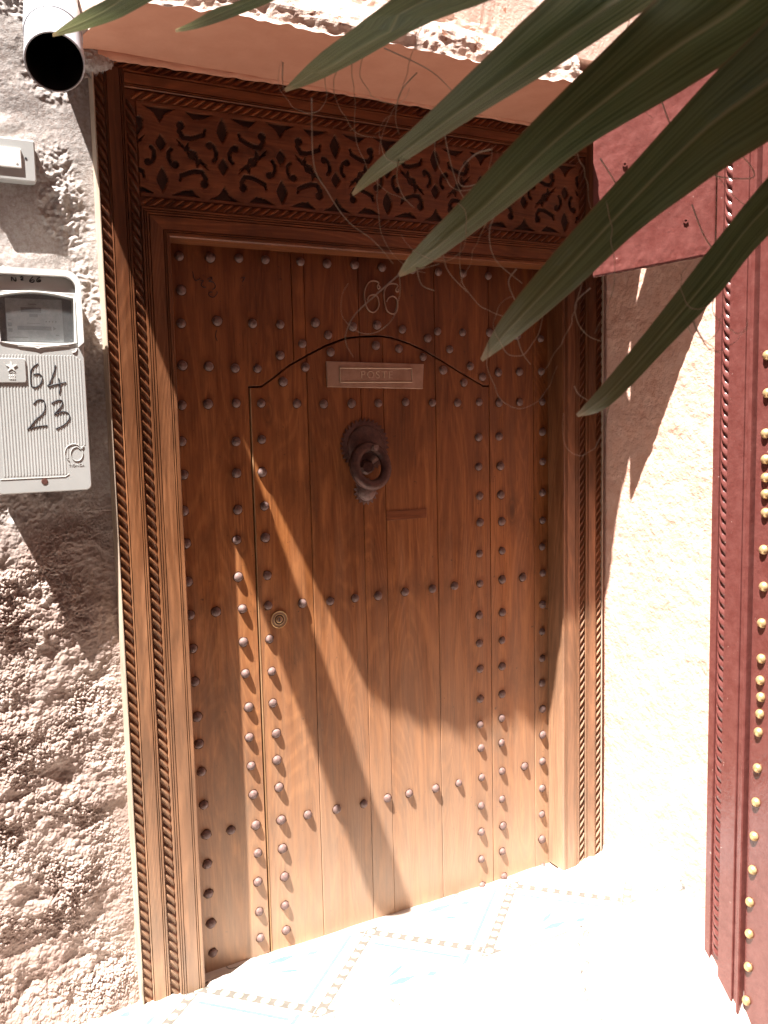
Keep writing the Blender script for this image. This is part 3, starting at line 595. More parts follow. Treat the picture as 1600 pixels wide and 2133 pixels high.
for i, (a, b) in enumerate(zip(wse, wse[1:])):
    g1 = gp if i != 2 else .0003
    a += g1; b -= g1
    pts = [x for x, z in AR if a < x < b]
    top = [(x, za(x)-.0015) for x in ([b] + pts[::-1] + [a])]
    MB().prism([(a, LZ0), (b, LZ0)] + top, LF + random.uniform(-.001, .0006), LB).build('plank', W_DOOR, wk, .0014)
MB().box(LX0, LX1, .113, .145, LZ0, LZ1).build('backing', W_DARK, dz_)
# pale worn arris down the hinge side of the wicket
MB().box(WX0-.0018, WX0+.0004, LF-.0008, LB, LZ0, WZS-.002).build('worn_edge', W_GOLD, wk)
# domed nails
sm_ = MB().lathe([(.0122,0),(.0120,.0025),(.0108,.0060),(.0080,.0092),(.0042,.0110),(.0012,.0115)], k=14)
_n = len(sm_.f)
sm_.add([(math.cos(a_*math.pi/8)*.0142*(1+.10*math.sin(a_*2.3)), -.0004, math.sin(a_*math.pi/8)*.0142*(1+.10*math.sin(a_*1.7))) for a_ in range(16)], [tuple(range(15, -1, -1))])
STUD_RING = plain('stud_ring_wood', (.07,.026,.010), (.12,.045,.018), .8, 0, 200, 0)  # darker disc of wood behind each stud
first = None
def stud(x, z, par):
    global first
    if first is None:
        o = sm_.build('stud', IRON, par, smooth=True); first = o; o.data.materials.append(STUD_RING); o.data.polygons[-1].material_index = 1
    else:
        o = first.copy(); col.objects.link(o); o.parent = par
    o.location = Vector((x, LF, z)) - Vector(wl(par)); s_ = random.uniform(.93, 1.08)
    o.scale = (s_, random.uniform(.85, 1.12), s_*random.uniform(.96, 1.04)); o.rotation_euler = (random.uniform(-.08,.08), random.uniform(0, 6), random.uniform(-.08,.08))
for x, z in STUDS: stud(min(x, LX1-.013), z, dz_)
for x, z in WSTUDS: stud(x, z, wk)
# brass number
def smooth_path(pts, n=5):
    out = []
    for i in range(len(pts)-1):
        p0, p1, p2, p3 = [Vector(pts[max(0, min(len(pts)-1, j))]) for j in (i-1, i, i+1, i+2)]
        for k in range(n):
            t = k/n; out.append(.5*((2*p1)+(p2-p0)*t+(2*p0-5*p1+4*p2-p3)*t*t+(3*p1-p0-3*p2+p3)*t**3))
    return out + [Vector(pts[-1])]
for s_ in SIX: MB().tube(smooth_path([(x, LF-.0022, z) for x, z in s_]), .0021, 6).build('numeral', BRASS_D, dz_, smooth=True)
gm = MB()
for s_ in GRAF: gm.tube(smooth_path([(x, LF-.0002, z) for x, z in s_], 3), .0010, 4)
gm.build('pencil_scrawl', BLACK, dz_)
x0, x1 = PATCH[0][0], PATCH[1][0]
pm = MB().box(x0, x1, LF-.0016, LF+.002, PATCH[3][1], PATCH[0][1]-.004)
pm.build('wood_patch', W_HEAD, wk, .0008)
# letter plate
lp = MB(); a, b, c, d = POSTE
lp_ = MB().prism([d, c, b, a], LF-.0055, LF+.001).build('letter_plate', BRASS_D, wk, .0012)
fa, fb, fc, fd = FLAP; zt = fa[1]; zb = fc[1]; xa, xb = fa[0], fb[0]
fm_ = MB()
y0 = LF-.0055
# raised moulded rim and sunk flap
for (u0, u1, w0, w1) in ((xa, xb, zt-.0035, zt), (xa, xb, zb, zb+.0035), (xa, xa+.0035, zb, zt), (xb-.0035, xb, zb, zt)):
    fm_.box(u0, u1, y0-.003, y0+.0003, w0, w1)
fm_.build('rim', BRASS_L, lp_, .001)
MB().box(xa+.004, xb-.004, y0-.0012, y0+.0006, zb+.004, zt-.004).build('flap', BRASS_D, lp_, .0006)
def text_obj(body, size, loc, name, m, par, extrude=.0006, rot=(math.pi/2, 0, 0), spacing=1.0, offset=0.0):
    cu = bpy.data.curves.new(name, 'FONT'); cu.body = body; cu.size = size; cu.extrude = extrude; cu.align_x = 'CENTER'; cu.align_y = 'CENTER'
    cu.space_character = spacing; cu.offset = offset
    tmp = bpy.data.objects.new(name, cu); col.objects.link(tmp)
    bpy.context.view_layer.update()
    me = bpy.data.meshes.new_from_object(tmp); bpy.data.objects.remove(tmp)
    me.materials.clear(); me.materials.append(m)
    o = bpy.data.objects.new(name, me); col.objects.link(o); o.rotation_euler = rot
    o.parent = par; o.location = Vector(loc) - Vector(wl(par)); return o
text_obj('POSTE', .030, ((xa+xb)/2, y0-.0016, (zt+zb)/2), 'lettering', BRASS_L, lp_, .0011, spacing=1.3)
# knocker
kp = Vector((KNOCK['plate'][0], LF, KNOCK['plate'][1]))
ex = Vector((0, 0, 0))
def serrated(cx, cz, r_, teeth, y0_, y1_, depth, name, m, par):
    pts = []
    for i in range(teeth):
        for q, rr in ((0, r_), (.35, r_+depth), (.65, r_+depth*.6)):
            an = 2*math.pi*(i+q)/teeth; pts.append((cx+rr*math.cos(an), cz+rr*math.sin(an)))
    return MB().prism(pts, y0_, y1_).build(name, m, par)
kn = serrated(kp.x-.004, kp.z, .069, 34, LF-.003, LF+.001, .010, 'knocker_plate', IRON_D, wk)
MB().lathe([(.060,0),(.056,.004),(.045,.010),(.030,.015),(.012,.017)], (kp.x-.002, LF-.002, kp.z), 24).build('dome', IRON_D, kn, smooth=True)
lo_ = serrated(KNOCK['low'][0]-.002, KNOCK['low'][1]-.022, .030, 16, LF-.004, LF+.001, .010, 'strike_plate', IRON, wk)
MB().lathe([(.028,0),(.026,.010),(.020,.017),(.008,.020)], (KNOCK['low'][0]-.002, LF-.002, KNOCK['low'][1]-.022), 20).build('strike_boss', IRON, lo_, smooth=True)
sp = Vector((KNOCK['staple'][0]-.008, 0, KNOCK['staple'][1]))
MB().tube([(sp.x-.006, LF-.015, sp.z), (sp.x-.006, LF-.042, sp.z), (sp.x+.006, LF-.042, sp.z), (sp.x+.006, LF-.015, sp.z)], .0055, 8).build('staple', IRON, kn, smooth=True)
MB().box(sp.x-.008, sp.x+.010, LF-.050, LF-.030, sp.z+.002, sp.z+.012).build('staple_cap', IRON, kn, .001)
rc = Vector((KNOCK['ring'][0]-.024, LF-.042, KNOCK['ring'][1]-.006)); rp = []
for i in range(36):
    an = 2*math.pi*i/36; rp.append(rc + Vector((math.cos(an)*.050, .012*math.sin(an)+.004, math.sin(an)*.054)))
MB().tube(rp, .0155, 12, True).build('ring', IRON_D, wk, smooth=True)
MB().lathe([(.022,0),(.022,.012),(.016,.018)], (rc.x, LF-.004, rc.z-.004), 8).build('hexagonal_boss', IRON_D, kn)
# cylinder lock
lx, lz = LOCK
lk = MB().lathe([(.0238,0),(.0236,.0022),(.0225,.0026)], (lx, LF, lz), 28).build('lock', BRASS_D, wk)
def hoop(r_, y_, t_, nm): MB().tube([(lx+r_*math.cos(a_*math.pi/16), y_, lz+r_*math.sin(a_*math.pi/16)) for a_ in range(32)], t_, 6, True).build(nm, BRASS, lk, smooth=True)
hoop(.0230, LF-.0028, .0016, 'outer_ring'); hoop(.0150, LF-.0028, .0011, 'middle_ring'); hoop(.0085, LF-.0030, .0015, 'cylinder_ring')
MB().lathe([(.0145,0),(.0145,.0008)], (lx, LF-.0022, lz), 24).build('lock_recess', IRON_D, lk)
MB().lathe([(.0075,0),(.0072,.003),(.005,.0034)], (lx, LF-.0026, lz), 18).build('cylinder', BRASS_D, lk)
MB().box(lx-.001, lx+.001, LF-.0066, LF-.005, lz-.005, lz+.005).build('keyhole', BLACK, lk)

# ------------------------------------------------------------------ doorstep with printed tiles
ds = empty('tiled_doorstep', (1.2, -.1, -.02), 'sunlit white tiles with brown bead bands and blue lines before the carved door', 'doorstep')
MB().box(.33, 1.975, -.262, .026, -.08, -.0105).build('mortar_bed', CEMENT, ds)
ta = Vector((.27, .249, 0)); tb = Vector((.25, -.249, 0)); org = Vector((.79, -.24, 0))
CL = (.34, 1.965, -.258, .024)
def clip(poly, inside, inter):
    out = []
    for i in range(len(poly)):
        a, b = poly[i], poly[(i+1) % len(poly)]
        if inside(a):
            out.append(a)
            if not inside(b): out.append(inter(a, b))
        elif inside(b): out.append(inter(a, b))
    return out
def clip_rect(poly):
    x0, x1, y0, y1 = CL
    for ax, lim, sg in ((0, x0, 1), (0, x1, -1), (1, y0, 1), (1, y1, -1)):
        if len(poly) < 3: return []
        poly = clip(poly, lambda p: (p[ax]-lim)*sg >= 0, lambda a, b: tuple(a[k]+(b[k]-a[k])*(lim-a[ax])/(b[ax]-a[ax]) for k in (0, 1)))
    return poly
def slab(mb, poly, z0, z1):
    n = len(poly)
    if n < 3: return
    ar = sum(poly[i][0]*poly[(i+1)%n][1]-poly[(i+1)%n][0]*poly[i][1] for i in range(n))
    if abs(ar) < 1e-6: return
    if ar < 0: poly = poly[::-1]
    mb.add([(x,y,z1) for x,y in poly]+[(x,y,z0) for x,y in poly], [tuple(range(n)), tuple(range(2*n-1,n-1,-1))]+[(i, i+n, (i+1)%n+n, (i+1)%n) for i in range(n)])
def T(o, u, v): q = o + ta*u + tb*v; return (q.x, q.y)
la = ta.length
for i in range(-3, 5):
    for j in range(-4, 5):
        o = org + ta*i + tb*j
        e = .004
        q = clip_rect([T(o, e, e), T(o, 1-e, e), T(o, 1-e, 1-e), T(o, e, 1-e)])
        if len(q) < 3: continue
        mb = MB(); dz = random.uniform(-.0008, .0008); slab(mb, q, -.010, dz)
        if not mb.v: continue
        tl = mb.build('tile', TILE, ds)
        # brown band with cream beads along two edges, blue lines along the others
        bm = MB(); cm = MB(); bl = MB(); tq = MB()
        bw = .085
        slab(bm, clip_rect([T(o, e, e+.003), T(o, 1-e, e+.003), T(o, 1-e, bw), T(o, e, bw)]), dz+.0002, dz+.0008)
        slab(bm, clip_rect([T(o, e+.003, bw), T(o, bw, bw), T(o, bw, 1-e), T(o, e+.003, 1-e)]), dz+.0002, dz+.0008)
        for s_ in range(9):
            for f_ in ((lambda a, b: (a, b), lambda a, b: (b, a)) if s_ else (lambda a, b: (b, a),)):
                cu, cv = f_(.055+s_*.1106, .045)
                pts = []
                for a_ in range(8):
                    an = math.pi*(a_+.5)/4; pts.append(T(o, cu+.042*math.cos(an), cv+.036*math.sin(an)))
                slab(cm, clip_rect(pts), dz+.001, dz+.0014)
        for off, ww in ((.095, .012), (.892, .03), (.95, .008)):
            slab(bl, clip_rect([T(o, bw+.01, off), T(o, 1-e-.02, off), T(o, 1-e-.02, off+ww), T(o, bw+.01, off+ww)]), dz+.0002, dz+.0008)
            slab(bl, clip_rect([T(o, off, bw+.05), T(o, off+ww, bw+.05), T(o, off+ww, .86), T(o, off, .86)]), dz+.0002, dz+.0008)
        for (u0, v0, u1, v1, ww) in ((.42,.40,.62,.60,.035),(.50,.38,.74,.46,.02),(.36,.52,.46,.74,.02),(.62,.66,.70,.74,.03)):
            dx_, dy_ = u1-u0, v1-v0; l_ = math.hypot(dx_, dy_); nx_, ny_ = -dy_/l_*ww, dx_/l_*ww
            slab(tq, clip_rect([T(o, u0, v0), T(o, (u0+u1)/2+nx_, (v0+v1)/2+ny_), T(o, u1, v1), T(o, (u0+u1)/2-nx_, (v0+v1)/2-ny_)]), dz+.0002, dz+.0008)
        for m_, nm, mt in ((bm, 'printed_band', TBROWN), (cm, 'printed_beads', TCREAM), (bl, 'printed_lines', TBLUE), (tq, 'printed_leaf', TTURQ)):
            if m_.v: m_.build(nm, mt, tl)
# mortar smeared round the feet of the frame
def lump(cx, cy, rx_, ry_, h_, name, m, par):
    P = []; n1, n2 = 26, 20
    for i in range(n1):
        for j in range(n2):
            u = i/(n1-1)*2-1; v = j/(n2-1)*2-1; r_ = math.hypot(u, v)
            z = h_*max(0, 1-r_**2.2)*(1+.5*noise.noise(Vector((u*3+cx*9, v*3, 0)))) - .012
            P.append((cx+u*rx_, cy+v*ry_, z + .004*noise.noise(Vector((u*9+cx, v*9, 2)))))
    return grid(name, m, P, n1, n2, par, True)
P = []
for i in range(30):
    for j in range(24):
        u, v = i/29*2-1, j/23*2-1; rr = math.hypot(u, v)*(1+.35*noise.noise(Vector((u*2, v*2, 3))))
        P.append((.430+u*.045, .012 - .024*max(0, 1-rr**3) - .004*noise.noise(Vector((u*6, v*6, 1))), 2.362+v*.045))
grid('mortar_patch', ROUGH, P, 30, 24, up)
lump(.45, -.005, .10, .06, .022, 'mortar_fillet', CEMENT, ds)
lump(.62, .0, .10, .05, .016, 'mortar_fillet', CEMENT, ds)
lump(1.93, -.02, .12, .08, .035, 'mortar_fillet', CEMENT, ds)

# ------------------------------------------------------------------ electricity meter
mt = empty('electricity_meter', (.2537, .06, 1.36), 'pale grey electricity meter box with 64 23 written on its ribbed cover', 'electricity meter')
def rrect(x0, x1, z0, z1, r_, n=6, rt=None):
    rt = rt or r_; pts = []
    for cx, cz, a0, rr in ((x1-r_, z0+r_, -90, r_), (x1-rt, z1-rt, 0, rt), (x0+rt, z1-rt, 90, rt), (x0+r_, z0+r_, 180, r_)):
        for k in range(n+1):
            an = R(a0+90*k/n); pts.append((cx+rr*math.cos(an), cz+rr*math.sin(an)))
    return pts
MX0, MX1, MZ0, MZ1, MY = .150, .3585, 1.3600, 1.8680, -.030
def inset(x0, x1, z0, z1, d): return x0+d, x1-d, z0+d, z1-d
bk = MB().prism(rrect(MX0+.003, MX1-.003, MZ0+.003, MZ1-.003, .014, rt=.028), -.006, .062).build('base_case', GREY_P, mt, .002)
lo = MB().prism(rrect(MX0, MX1, MZ0, MZ1-.165, .014, rt=.002), MY, -.005).build('cover', GREY_P, mt, .003)
ZC = MZ1-.165
# upper part: bright rim, hollow and slanted panel
rim_o = rrect(MX0, MX1, ZC+.0005, MZ1, .002, 8, .034)
rim_i = rrect(MX0+.012, MX1-.012, ZC-.010, MZ1-.014, .002, 8, .026)
n_ = len(rim_o); vs_ = [(x, MY-.006, z) for x, z in rim_o] + [(x, MY-.006, z) for x, z in rim_i] + [(x, -.005, z) for x, z in rim_o] + [(x+.0, -.004, z) for x, z in rim_i]
fs_ = []
for i in range(n_):
    j = (i+1) % n_
    if rim_o[i][1] < ZC+.002 and rim_o[j][1] < ZC+.002: continue
    fs_ += [(i, j, j+n_, i+n_), (i, i+2*n_, j+2*n_, j), (i+n_, j+n_, j+3*n_, i+3*n_)]
MB().add(vs_, fs_).build('rim', WHITE_P, mt)
# sloping name panel (N 66) and window surround
zN1 = MZ1-.014; zN0 = 1.816
MB().add([(MX0+.011, -.014, zN1), (MX1-.011, -.014, zN1), (MX1-.011, -.029, zN0), (MX0+.011, -.029, zN0),
          (MX0+.011, -.005, zN1), (MX1-.011, -.005, zN1), (MX1-.011, -.005, zN0), (MX0+.011, -.005, zN0)],
         [(0,1,2,3)[::-1], (0,4,5,1), (1,5,6,2), (3,7,4,0), (4,7,6,5)]).build('name_panel', GREY_P, mt)
# surround plate with a window hole
wx0, wx1, wz0, wz1 = .1795, .3405, 1.7050, 1.8040
def win(e, dz0=0):
    pts = []; n1 = 12
    for k in range(n1+1):
        u = k/n1; pts.append((wx0-e+(wx1-wx0+2*e)*u, wz0-e-.009*math.sin(math.pi*u)+dz0))
    for k in range(n1+1):
        u = 1-k/n1; pts.append((wx0-e+(wx1-wx0+2*e)*u, wz1+e+.011*math.sin(math.pi*u)))
    return pts
wi = win(0); wo_ = [(min(max(x, MX0+.011), MX1-.011), z) for x, z in win(.020)]
wo_ = [(MX0+.011 if x < .2 and i in (0, len(wi)-1) else (MX1-.011 if x > .32 and (wi[i][0] > .335) else x), (ZC+.0005 if i <= 12 else zN0+.0)) for i, (x, z) in enumerate(wi)]
n_ = len(wi)
vs_ = [(x, MY+.001, z) for x, z in wo_] + [(x, MY+.001, z) for x, z in wi] + [(x, -.008, z) for x, z in wi]
fs_ = [(i, (i+1) % n_, (i+1) % n_+n_, i+n_) for i in range(n_)] + [(i+n_, (i+1) % n_+n_, (i+1) % n_+2*n_, i+2*n_) for i in range(n_)]
MB().add(vs_, fs_).build('window_surround', GREY_P, mt)
MB().tube([(x, MY-.0005, z) for x, z in win(.0015)], .0018, 6, True).build('window_bead', WHITE_P, mt, smooth=True)
MB().prism(win(-.001), -.0075, -.0065).build('dark_back', DIALK, mt)
dl = MB().box(.196, .318, -.0095, -.0080, 1.707, 1.803).build('dial_plate', DIAL, mt)
pr_ = MB()
for x0_, x1_, z0_, z1_ in ((.228,.272,1.7725,1.7835),(.246,.264,1.7625,1.7685),(.219,.292,1.7325,1.7415),(.199,.208,1.7405,1.7485),(.199,.208,1.7275,1.7355),(.245,.262,1.7900,1.7915),(.200,.206,1.7545,1.7560),
                           (.280,.283,1.7510,1.7540),(.287,.290,1.7510,1.7540),(.294,.297,1.7510,1.7540),(.301,.304,1.7510,1.7540),(.301,.308,1.7210,1.7230),(.200,.240,1.7150,1.7162),(.240,.268,1.7475,1.7484)):
    pr_.box(x0_, x1_, -.0102, -.0097, z0_, z1_)
pr_.prism([(.296,1.7325),(.303,1.737),(.296,1.7415)], -.0102, -.0097)
pr_.build('dial_print', DIALK, dl)
MB().prism(win(-.0015), -.0245, -.0235).build('window_glass', GLASS, mt)
MB().tube([(.215,MY-.0005,1.6945),(.250,MY-.0012,1.6925),(.2575,MY-.0012,1.6895),(.265,MY-.0012,1.6925),(.325,MY-.0005,1.697)], .0014, 5).build('cover_lip', WHITE_P, mt, smooth=True)
MB().tube(smooth_path([(.332,MY-.0003,1.682),(.339,MY-.0008,1.6835),(.3425,MY-.0003,1.691)]), .0012, 5).build('corner_lip', WHITE_P, mt, smooth=True)
# ribs, cut back round the badge and the logo
rb = MB(); x = .168
while x < .3475:
    z1_ = 1.6745 if x < .335 else 1.6745-(x-.335)*.8
    z0_ = 1.400
    if x < .2265: z1_ = 1.609
    if x > .300: z0_ = 1.400+min(1, (x-.300)/.012)*.066
    rb.box(x, x+.0034, MY-.0006, MY+.001, z0_, z1_)
    if x < .2265: rb.box(x, x+.0034, MY-.0006, MY+.001, 1.6690, 1.6745)
    x += .0066
rb.build('ribs', GREY_P, mt, .0005)
MB().prism(rrect(.150, .2285, 1.6125, 1.6670, .006), MY-.0028, MY+.001).build('badge', GREY_P, mt, .001)
st = MB(); sx_, sz_ = .1985, 1.6475
rad = [.0125 if k % 2 == 0 else .0042 for k in range(10)]
st.prism([(sx_+rad[k]*math.sin(2*math.pi*k/10)*-1, sz_+rad[k]*math.cos(2*math.pi*k/10)) for k in range(10)], MY-.0042, MY-.0020)
st.build('star', WHITE_P, mt)
tm = MB()
for r_ in range(2):
    for k in range(3): tm.tube([(sx_-.0045+k*.0045+.0016*math.cos(a_*1.05), MY-.0032, 1.6275-r_*.0058+.0019*math.sin(a_*1.05)) for a_ in range(6)], .0005, 4, True)
tm.tube([(sx_-.004, MY-.003, 1.6335), (sx_+.001, MY-.003, 1.6365), (sx_+.006, MY-.003, 1.6335)], .0006, 4)
tm.build('script_marks', WHITE_P, mt)
lgx, lgz = .3225, 1.4480
c1 = [(lgx+.0205*math.cos(R(a_)), MY-.0006, lgz+.0215*math.sin(R(a_))) for a_ in range(58, 236, 8)]
c2 = [(lgx+.006+.0135*math.cos(R(a_)), MY-.0006, lgz-.002+.0165*math.sin(R(a_))) for a_ in range(75, 395, 10)]
lg = MB().tube(c1, .0009, 5).tube(c2, .0008, 5).tube(smooth_path([(c1[0][0],c1[0][1],c1[0][2]),(lgx+.0165,MY-.0008,lgz+.012),(lgx+.022,MY-.0008,lgz+.0165),(lgx+.017,MY-.0006,lgz+.009),(lgx+.009,MY-.0006,lgz+.0135)]), .0009, 5)
lg.build('crescent_logo', GREY_P, mt, smooth=True)
text_obj('TIONCA', .0085, (lgx+.004, MY-.0004, 1.4195), 'maker_name', GREY_P, mt, .0003, spacing=1.15)
MB().lathe([(.0075,0),(.0070,.001),(.005,.0012)], (.2537, MY+.0002, 1.3850), 20).build('screw', plain('rust_brown', (.09,.03,.022), (.13,.045,.03), .7), mt)
MB().tube([(MX0+.010, MY-.0004, 1.3775+.0165), (.30, MY-.0004, 1.3775+.0165), (.309, MY-.0004, 1.4000)], .0006, 4).build('cover_line', WHITE_P, mt)
ik = MB()
for s_ in INK:
    ik_p = smooth_path([(x, MY-.0005, z) for x, z in s_], 4)
    ik.tube(ik_p, .0014, 5)
ik.build('marker_number', BLACK, mt)
i2 = MB()
for s_ in INK2: i2.tube(smooth_path([(x+.0, -.0150-.0135*(zN1-z)/(zN1-zN0)-.0012, z) for x, z in s_], 3), .0012, 4)
i2.build('marker_house_number', BLACK, mt)

# ------------------------------------------------------------------ bell push
bp = empty('bell_push', (.25, .06, 2.12), 'white bell push plate on the rough wall above the meter box', 'bell push')
MB().prism(rrect(.165, .2855, 2.0735, 2.1675, .006), .030, .062).build('plate', GREY_P, bp, .003)
MB().prism(rrect(.188, .2545, 2.1010, 2.1440, .002), .0255, .031).build('button', WHITE_P, bp, .0015)
MB().lathe([(.0028,0),(.0026,.0008)], (.2645, .0301, 2.1250), 12).build('pilot_light', BLACK, bp)
MB().tube([(.2425,.0252,2.1090),(.2450,.0252,2.1120),(.2475,.0252,2.1090),(.2425,.0252,2.1088)], .0003, 4).build('bell_mark', GREY_P, bp)
MB().box(.16, .282, .045, .075, 2.078, 2.163).build('back_box', GREY_P, bp)

# ------------------------------------------------------------------ rainwater spout
pd = Vector((.12, .78, .62)).normalized(); pc = Vector((.277, -.385, 2.192))
ps_ = empty('drain_pipe', (.34, .05, 2.5), 'open grey plastic drain pipe pointing down at upper left', 'drain pipe')
L_ = .60
prof = [(.0520,0),(.0545,.0005),(.0545,L_)]
mbp = MB(); k = 40
u_ = pd.orthogonal().normalized(); q_ = pd.cross(u_)
def ringp(c, r_): return [c + (u_*math.cos(2*math.pi*j/k)+q_*math.sin(2*math.pi*j/k))*r_ for j in range(k)]
def shell(rings):
    mb = MB(); vs_ = []
    for c, r_ in rings: vs_ += ringp(c, r_)
    return mb.add(vs_, [(i*k+j, i*k+(j+1)%k, (i+1)*k+(j+1)%k, (i+1)*k+j) for i in range(len(rings)-1) for j in range(k)])
shell([(pc+pd*.006, .0508), (pc, .0515), (pc, .0538), (pc+pd*.002, .0545), (pc+pd*L_, .0545)]).build('tube', PVC, ps_, smooth=True)
shell([(pc+pd*.0015, .0506), (pc+pd*.35, .0506), (pc+pd*.36, .001)]).build('bore', PIPE_IN, ps_, smooth=True)
shell([(pc+pd*.150, .0548), (pc+pd*.150, .0562), (pc+pd*.155, .0566), (pc+pd*.30, .0566), (pc+pd*.305, .0548)]).build('socket_collar', PVC, ps_, smooth=True)

# ------------------------------------------------------------------ maroon door on the return wall
YE = PURP['e'][0]; YF = PURP['f'][0]; XF = 1.965
pf = empty('door_surround', (1.975, -.52, 0), 'glossy maroon door frame with carved cable edge beside the pale wall', 'door frame')
def flipbox(mb, y0, y1, x0, x1, z0, z1): return mb.box(x0, x1, y0, y1, z0, z1)
ya, yb_ = PURP['r0'][0], PURP['r1'][0]; yg0, yg1 = PURP['g0'][0], PURP['g1'][0]
ZP = 2.47
MB().box(XF, 1.995, ya+.0015, YE, -.50, ZP).build('edge_strip', PURPLE, pf, .002)
MB().box(XF+.007, 1.995, yb_-.0005, ya+.001, -.50, ZP).build('moulding_bed', PURPLE, pf)
MB().box(XF, 1.995, yg0, yb_-.001, -.50, ZP).build('frame_board', PURPLE, pf, .002)
MB().box(XF+.006, 1.995, yg1+.001, yg0-.001, -.50, ZP).build('inner_groove', PURPLE, pf)
MB().box(XF-.001, 1.995, YF+.001, yg1, -.50, ZP).build('inner_bead', PURPLE, pf, .003)
MB().box(XF+.002, 1.995, -1.55, YE, ZP+.001, ZP+.16).build('head_board', PURPLE, pf, .002)
rp_ = MB(); pitch = .030; n_ = int((ZP+.06)/pitch); yc = (ya+yb_)/2; ww = abs(yb_-ya)
for i in range(n_):
    z0 = -.08 + i*pitch; vs_ = []
    for c_, (u, h) in enumerate(((-.5,.001),(-.25,.006),(0,.0085),(.25,.006),(.5,.001))):
        for f_, k_ in ((.0,.1),(.3,.95),(.6,1),(.97,.1)):
            # slashes lean and curl like comma strokes
            vs_.append((XF+.0072-h*k_, yc + u*ww, z0 + f_*pitch*.8 + (u)*ww*1.15 + .25*pitch*u*u))
    rp_.add(vs_, [(c_*4+r_, (c_+1)*4+r_, (c_+1)*4+r_+1, c_*4+r_+1) for c_ in range(4) for r_ in range(3)])
rp_.build('cable_moulding', PURPLE, pf, smooth=True)
pdr = empty('studded_door', (1.985, -1.0, 0), 'glossy maroon door with a column of brass studs at the right edge', 'door')
for a, b in ((-.76, YF-.004), (-.95, -.7615), (-1.15, -.9515), (-1.35, -1.1515), (-1.52, -1.3515)):
    MB().box(1.980, 1.9915, a, b, -.50, ZP).build('plank', PURPLE, pdr, .0015)
bs_ = MB().lathe([(.0135,0),(.0130,.004),(.0105,.009),(.006,.012),(.0015,.013)], k=14, axis=(-1,0,0))
fb_ = None
for y, z in BRASS_STUDS:
    for dy in (0, -.62):
        if fb_ is None: o = bs_.build('stud', BRASS, pdr, smooth=True); fb_ = o
        else: o = fb_.copy(); col.objects.link(o); o.parent = pdr
        o.location = Vector((1.980, y+dy, z)) - Vector(wl(pdr))
# maroon sheet swung out from the frame head
sh = empty('metal_shutter', (1.97, -.425, 1.9), 'maroon painted sheet metal shutter swung out beside the leaves', 'shutter')
A_ = Vector((1.710, -.243, 1.893)); B_ = Vector((1.963, -.4455, 1.938)); 
A2 = Vector((1.710, -.243, 2.43)); B2 = Vector((1.963, -.4455, 2.62))
nd = Vector((B_-A_)); nrm = Vector((nd.y, -nd.x, 0)).normalized()
if nrm.y > 0: nrm = -nrm
nu, nv = 60, 90; P = []
for i in range(nu):
    for j in range(nv):
        u, v = i/(nu-1), j/(nv-1)
        p = (A_*(1-u)+B_*u)*(1-v) + (A2*(1-u)+B2*u)*v
        d = .0035*noise.noise(Vector((u*4, v*6, 1))) + .0012*noise.noise(Vector((u*22, v*34, 2))) + (.004*noise.noise(Vector((u*40, v*60, 5)))*max(0, 1-v*9))
        P.append(p + nrm*d)
sf = grid('sheet', PURPLE, P, nu, nv, sh, True)
sd = sf.modifiers.new('thickness', 'SOLIDIFY'); sd.thickness = .012; sd.offset = 0
for u, v in ((.26,.50),(.22,.38),(.76,.16),(.18,.80),(.85,.62)):
    p = (A_*(1-u)+B_*u)*(1-v) + (A2*(1-u)+B2*u)*v
    MB().lathe([(.008,0),(.0075,.005),(.004,.0052),(.0038,.003)], p+nrm*.006, 6, axis=nrm).build('bolt', PURPLE, sh)

# ------------------------------------------------------------------ fan palm leaning in at upper right
tree = empty('fan_palm', (1.55, -3.0, -.1), 'green fan palm leaf segments with curling fibres hanging in at upper right', 'palm')
def blade(name, pairs, par, fold=.10, m=LEAF):
    """pairs: (edge a, edge b) along the blade from the tip; folded along the midrib"""
    pa = smooth_path([p[0] for p in pairs], 5); pb = smooth_path([p[1] for p in pairs], 5)
    n = len(pa); vs_ = []; uvs = []
    for i, (a, b) in enumerate(zip(pa, pb)):
        c = (a+b)/2; wd = (b-a); t = (pa[min(i+1, n-1)]+pb[min(i+1, n-1)])/2-(pa[max(i-1, 0)]+pb[max(i-1, 0)])/2
        nn = wd.cross(t).normalized()
        if nn.y > 0: nn = -nn
        wln = wd.length; wv = .012*wln*noise.noise(Vector((i*.5, wln*50, 0)))
        for u, h in ((0,0),(.17,.06),(.33,.045),(.44,.10),(.5,.16),(.56,.10),(.67,.045),(.83,.06),(1,0)):
            vs_.append(a + wd*u + nn*((h*1.0-.0)*wln*fold*10*.55 + wv)); uvs.append((u, i/(n-1)))
    fs_ = [(i*9+j, i*9+j+1, (i+1)*9+j+1, (i+1)*9+j) for i in range(n-1) for j in range(8)]
    o = MB().add(vs_, fs_).build(name, m, par, smooth=True)
    uvl = o.data.uv_layers.new(name='UVMap')
    for lp_i in o.data.loops: uvl.data[lp_i.index].uv = uvs[lp_i.vertex_index]
    return o
fo = MB(); HUBV = Vector(HUB)
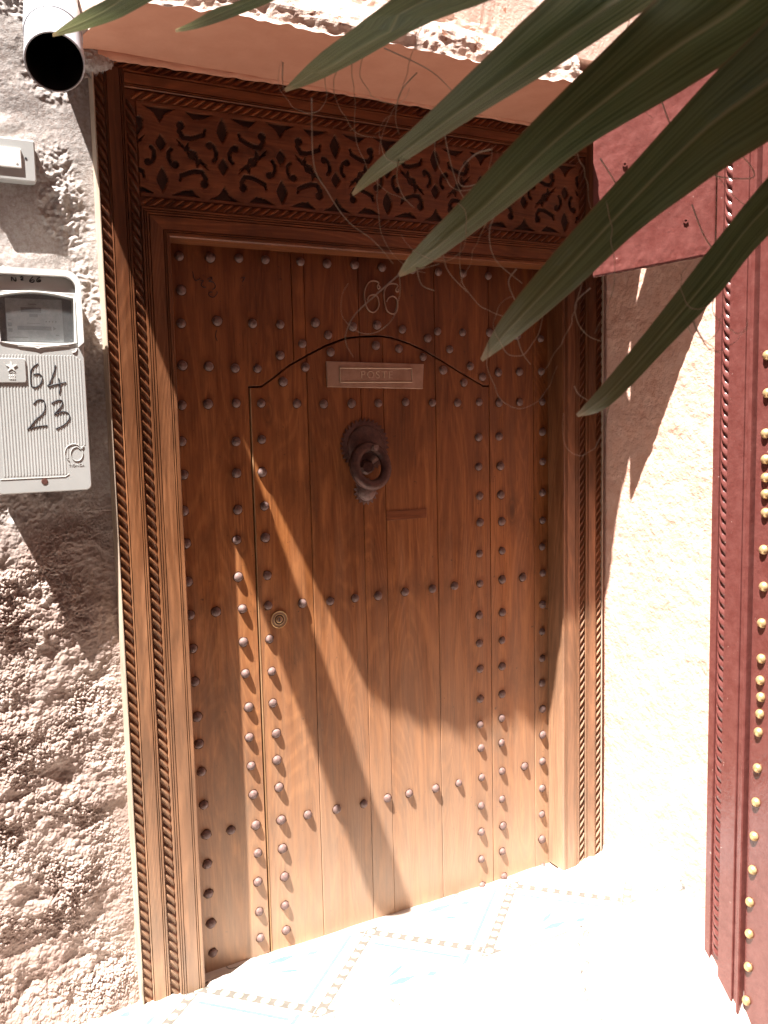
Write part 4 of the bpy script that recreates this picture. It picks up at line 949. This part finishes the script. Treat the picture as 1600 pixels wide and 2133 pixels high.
trunk_top = Vector((1.35, -2.95, 2.75))
fo.tube(smooth_path([tuple(HUBV+Vector((-.01,.01,-.02))), tuple(HUBV+Vector((.22,-.33,.32))), tuple(trunk_top+Vector((-.1,.1,.0)))]), .013, 8)
frond = fo.build('frond', BARK, tree)
frond.name = 'frond'
for pairs in LEAVES:
    a0, b0 = Vector(pairs[-1][0]), Vector(pairs[-1][1])
    ext = [(tuple(a0*(1-t)+HUBV*t+Vector((0,0,.03*math.sin(math.pi*t)))), tuple(b0*(1-t)+HUBV*t+Vector((.004,0,.03*math.sin(math.pi*t))))) for t in (.45, .85)]
    blade('leaf_segment', pairs + ext, frond)
for s_ in THREADS:
    pts = smooth_path(s_, 6); n = len(pts)
    MB().tube(pts, .0006, 5, radii=[.00075*(1-.6*i/(n-1)) for i in range(n)]).build('fibre', FIBRE, frond, smooth=True)
rng = random.Random(21)
for li, pairs in enumerate(LEAVES):
    for q in range(5 if li > 1 else 0):
        i = rng.randrange(0, len(pairs)-2); e_ = rng.random()
        a = Vector(pairs[i][1]).lerp(Vector(pairs[i+1][1]), e_) if rng.random() < .7 else Vector(pairs[i][0]).lerp(Vector(pairs[i+1][0]), e_)
        n = rng.randint(9, 15); st_ = rng.uniform(.006, .011); an = rng.uniform(-2.6, -.5); cur = rng.uniform(-.30, .30); pts = [a]
        for k in range(n):
            an += cur; cur += rng.uniform(-.05, .05)
            a = a + Vector((math.cos(an)*st_*.9, rng.uniform(-.004, .004), math.sin(an)*st_)); pts.append(a)
        pts = smooth_path(pts, 3); m_ = len(pts)
        MB().tube(pts, .0004, 5, radii=[.00042*(1-.6*i/(m_-1)) for i in range(m_)]).build('fibre', FIBRE, frond, smooth=True)
tr_ = MB()
tp = [Vector((1.55,-3.0,-.25)), Vector((1.52,-3.0,.6)), Vector((1.45,-2.98,1.6)), trunk_top]
tr_.tube(smooth_path(tp, 8), .11, 12, radii=[.13-.0012*i*1.0+.008*(i % 2) for i in range(len(smooth_path(tp, 8)))])
tr_.build('trunk', BARK, tree)
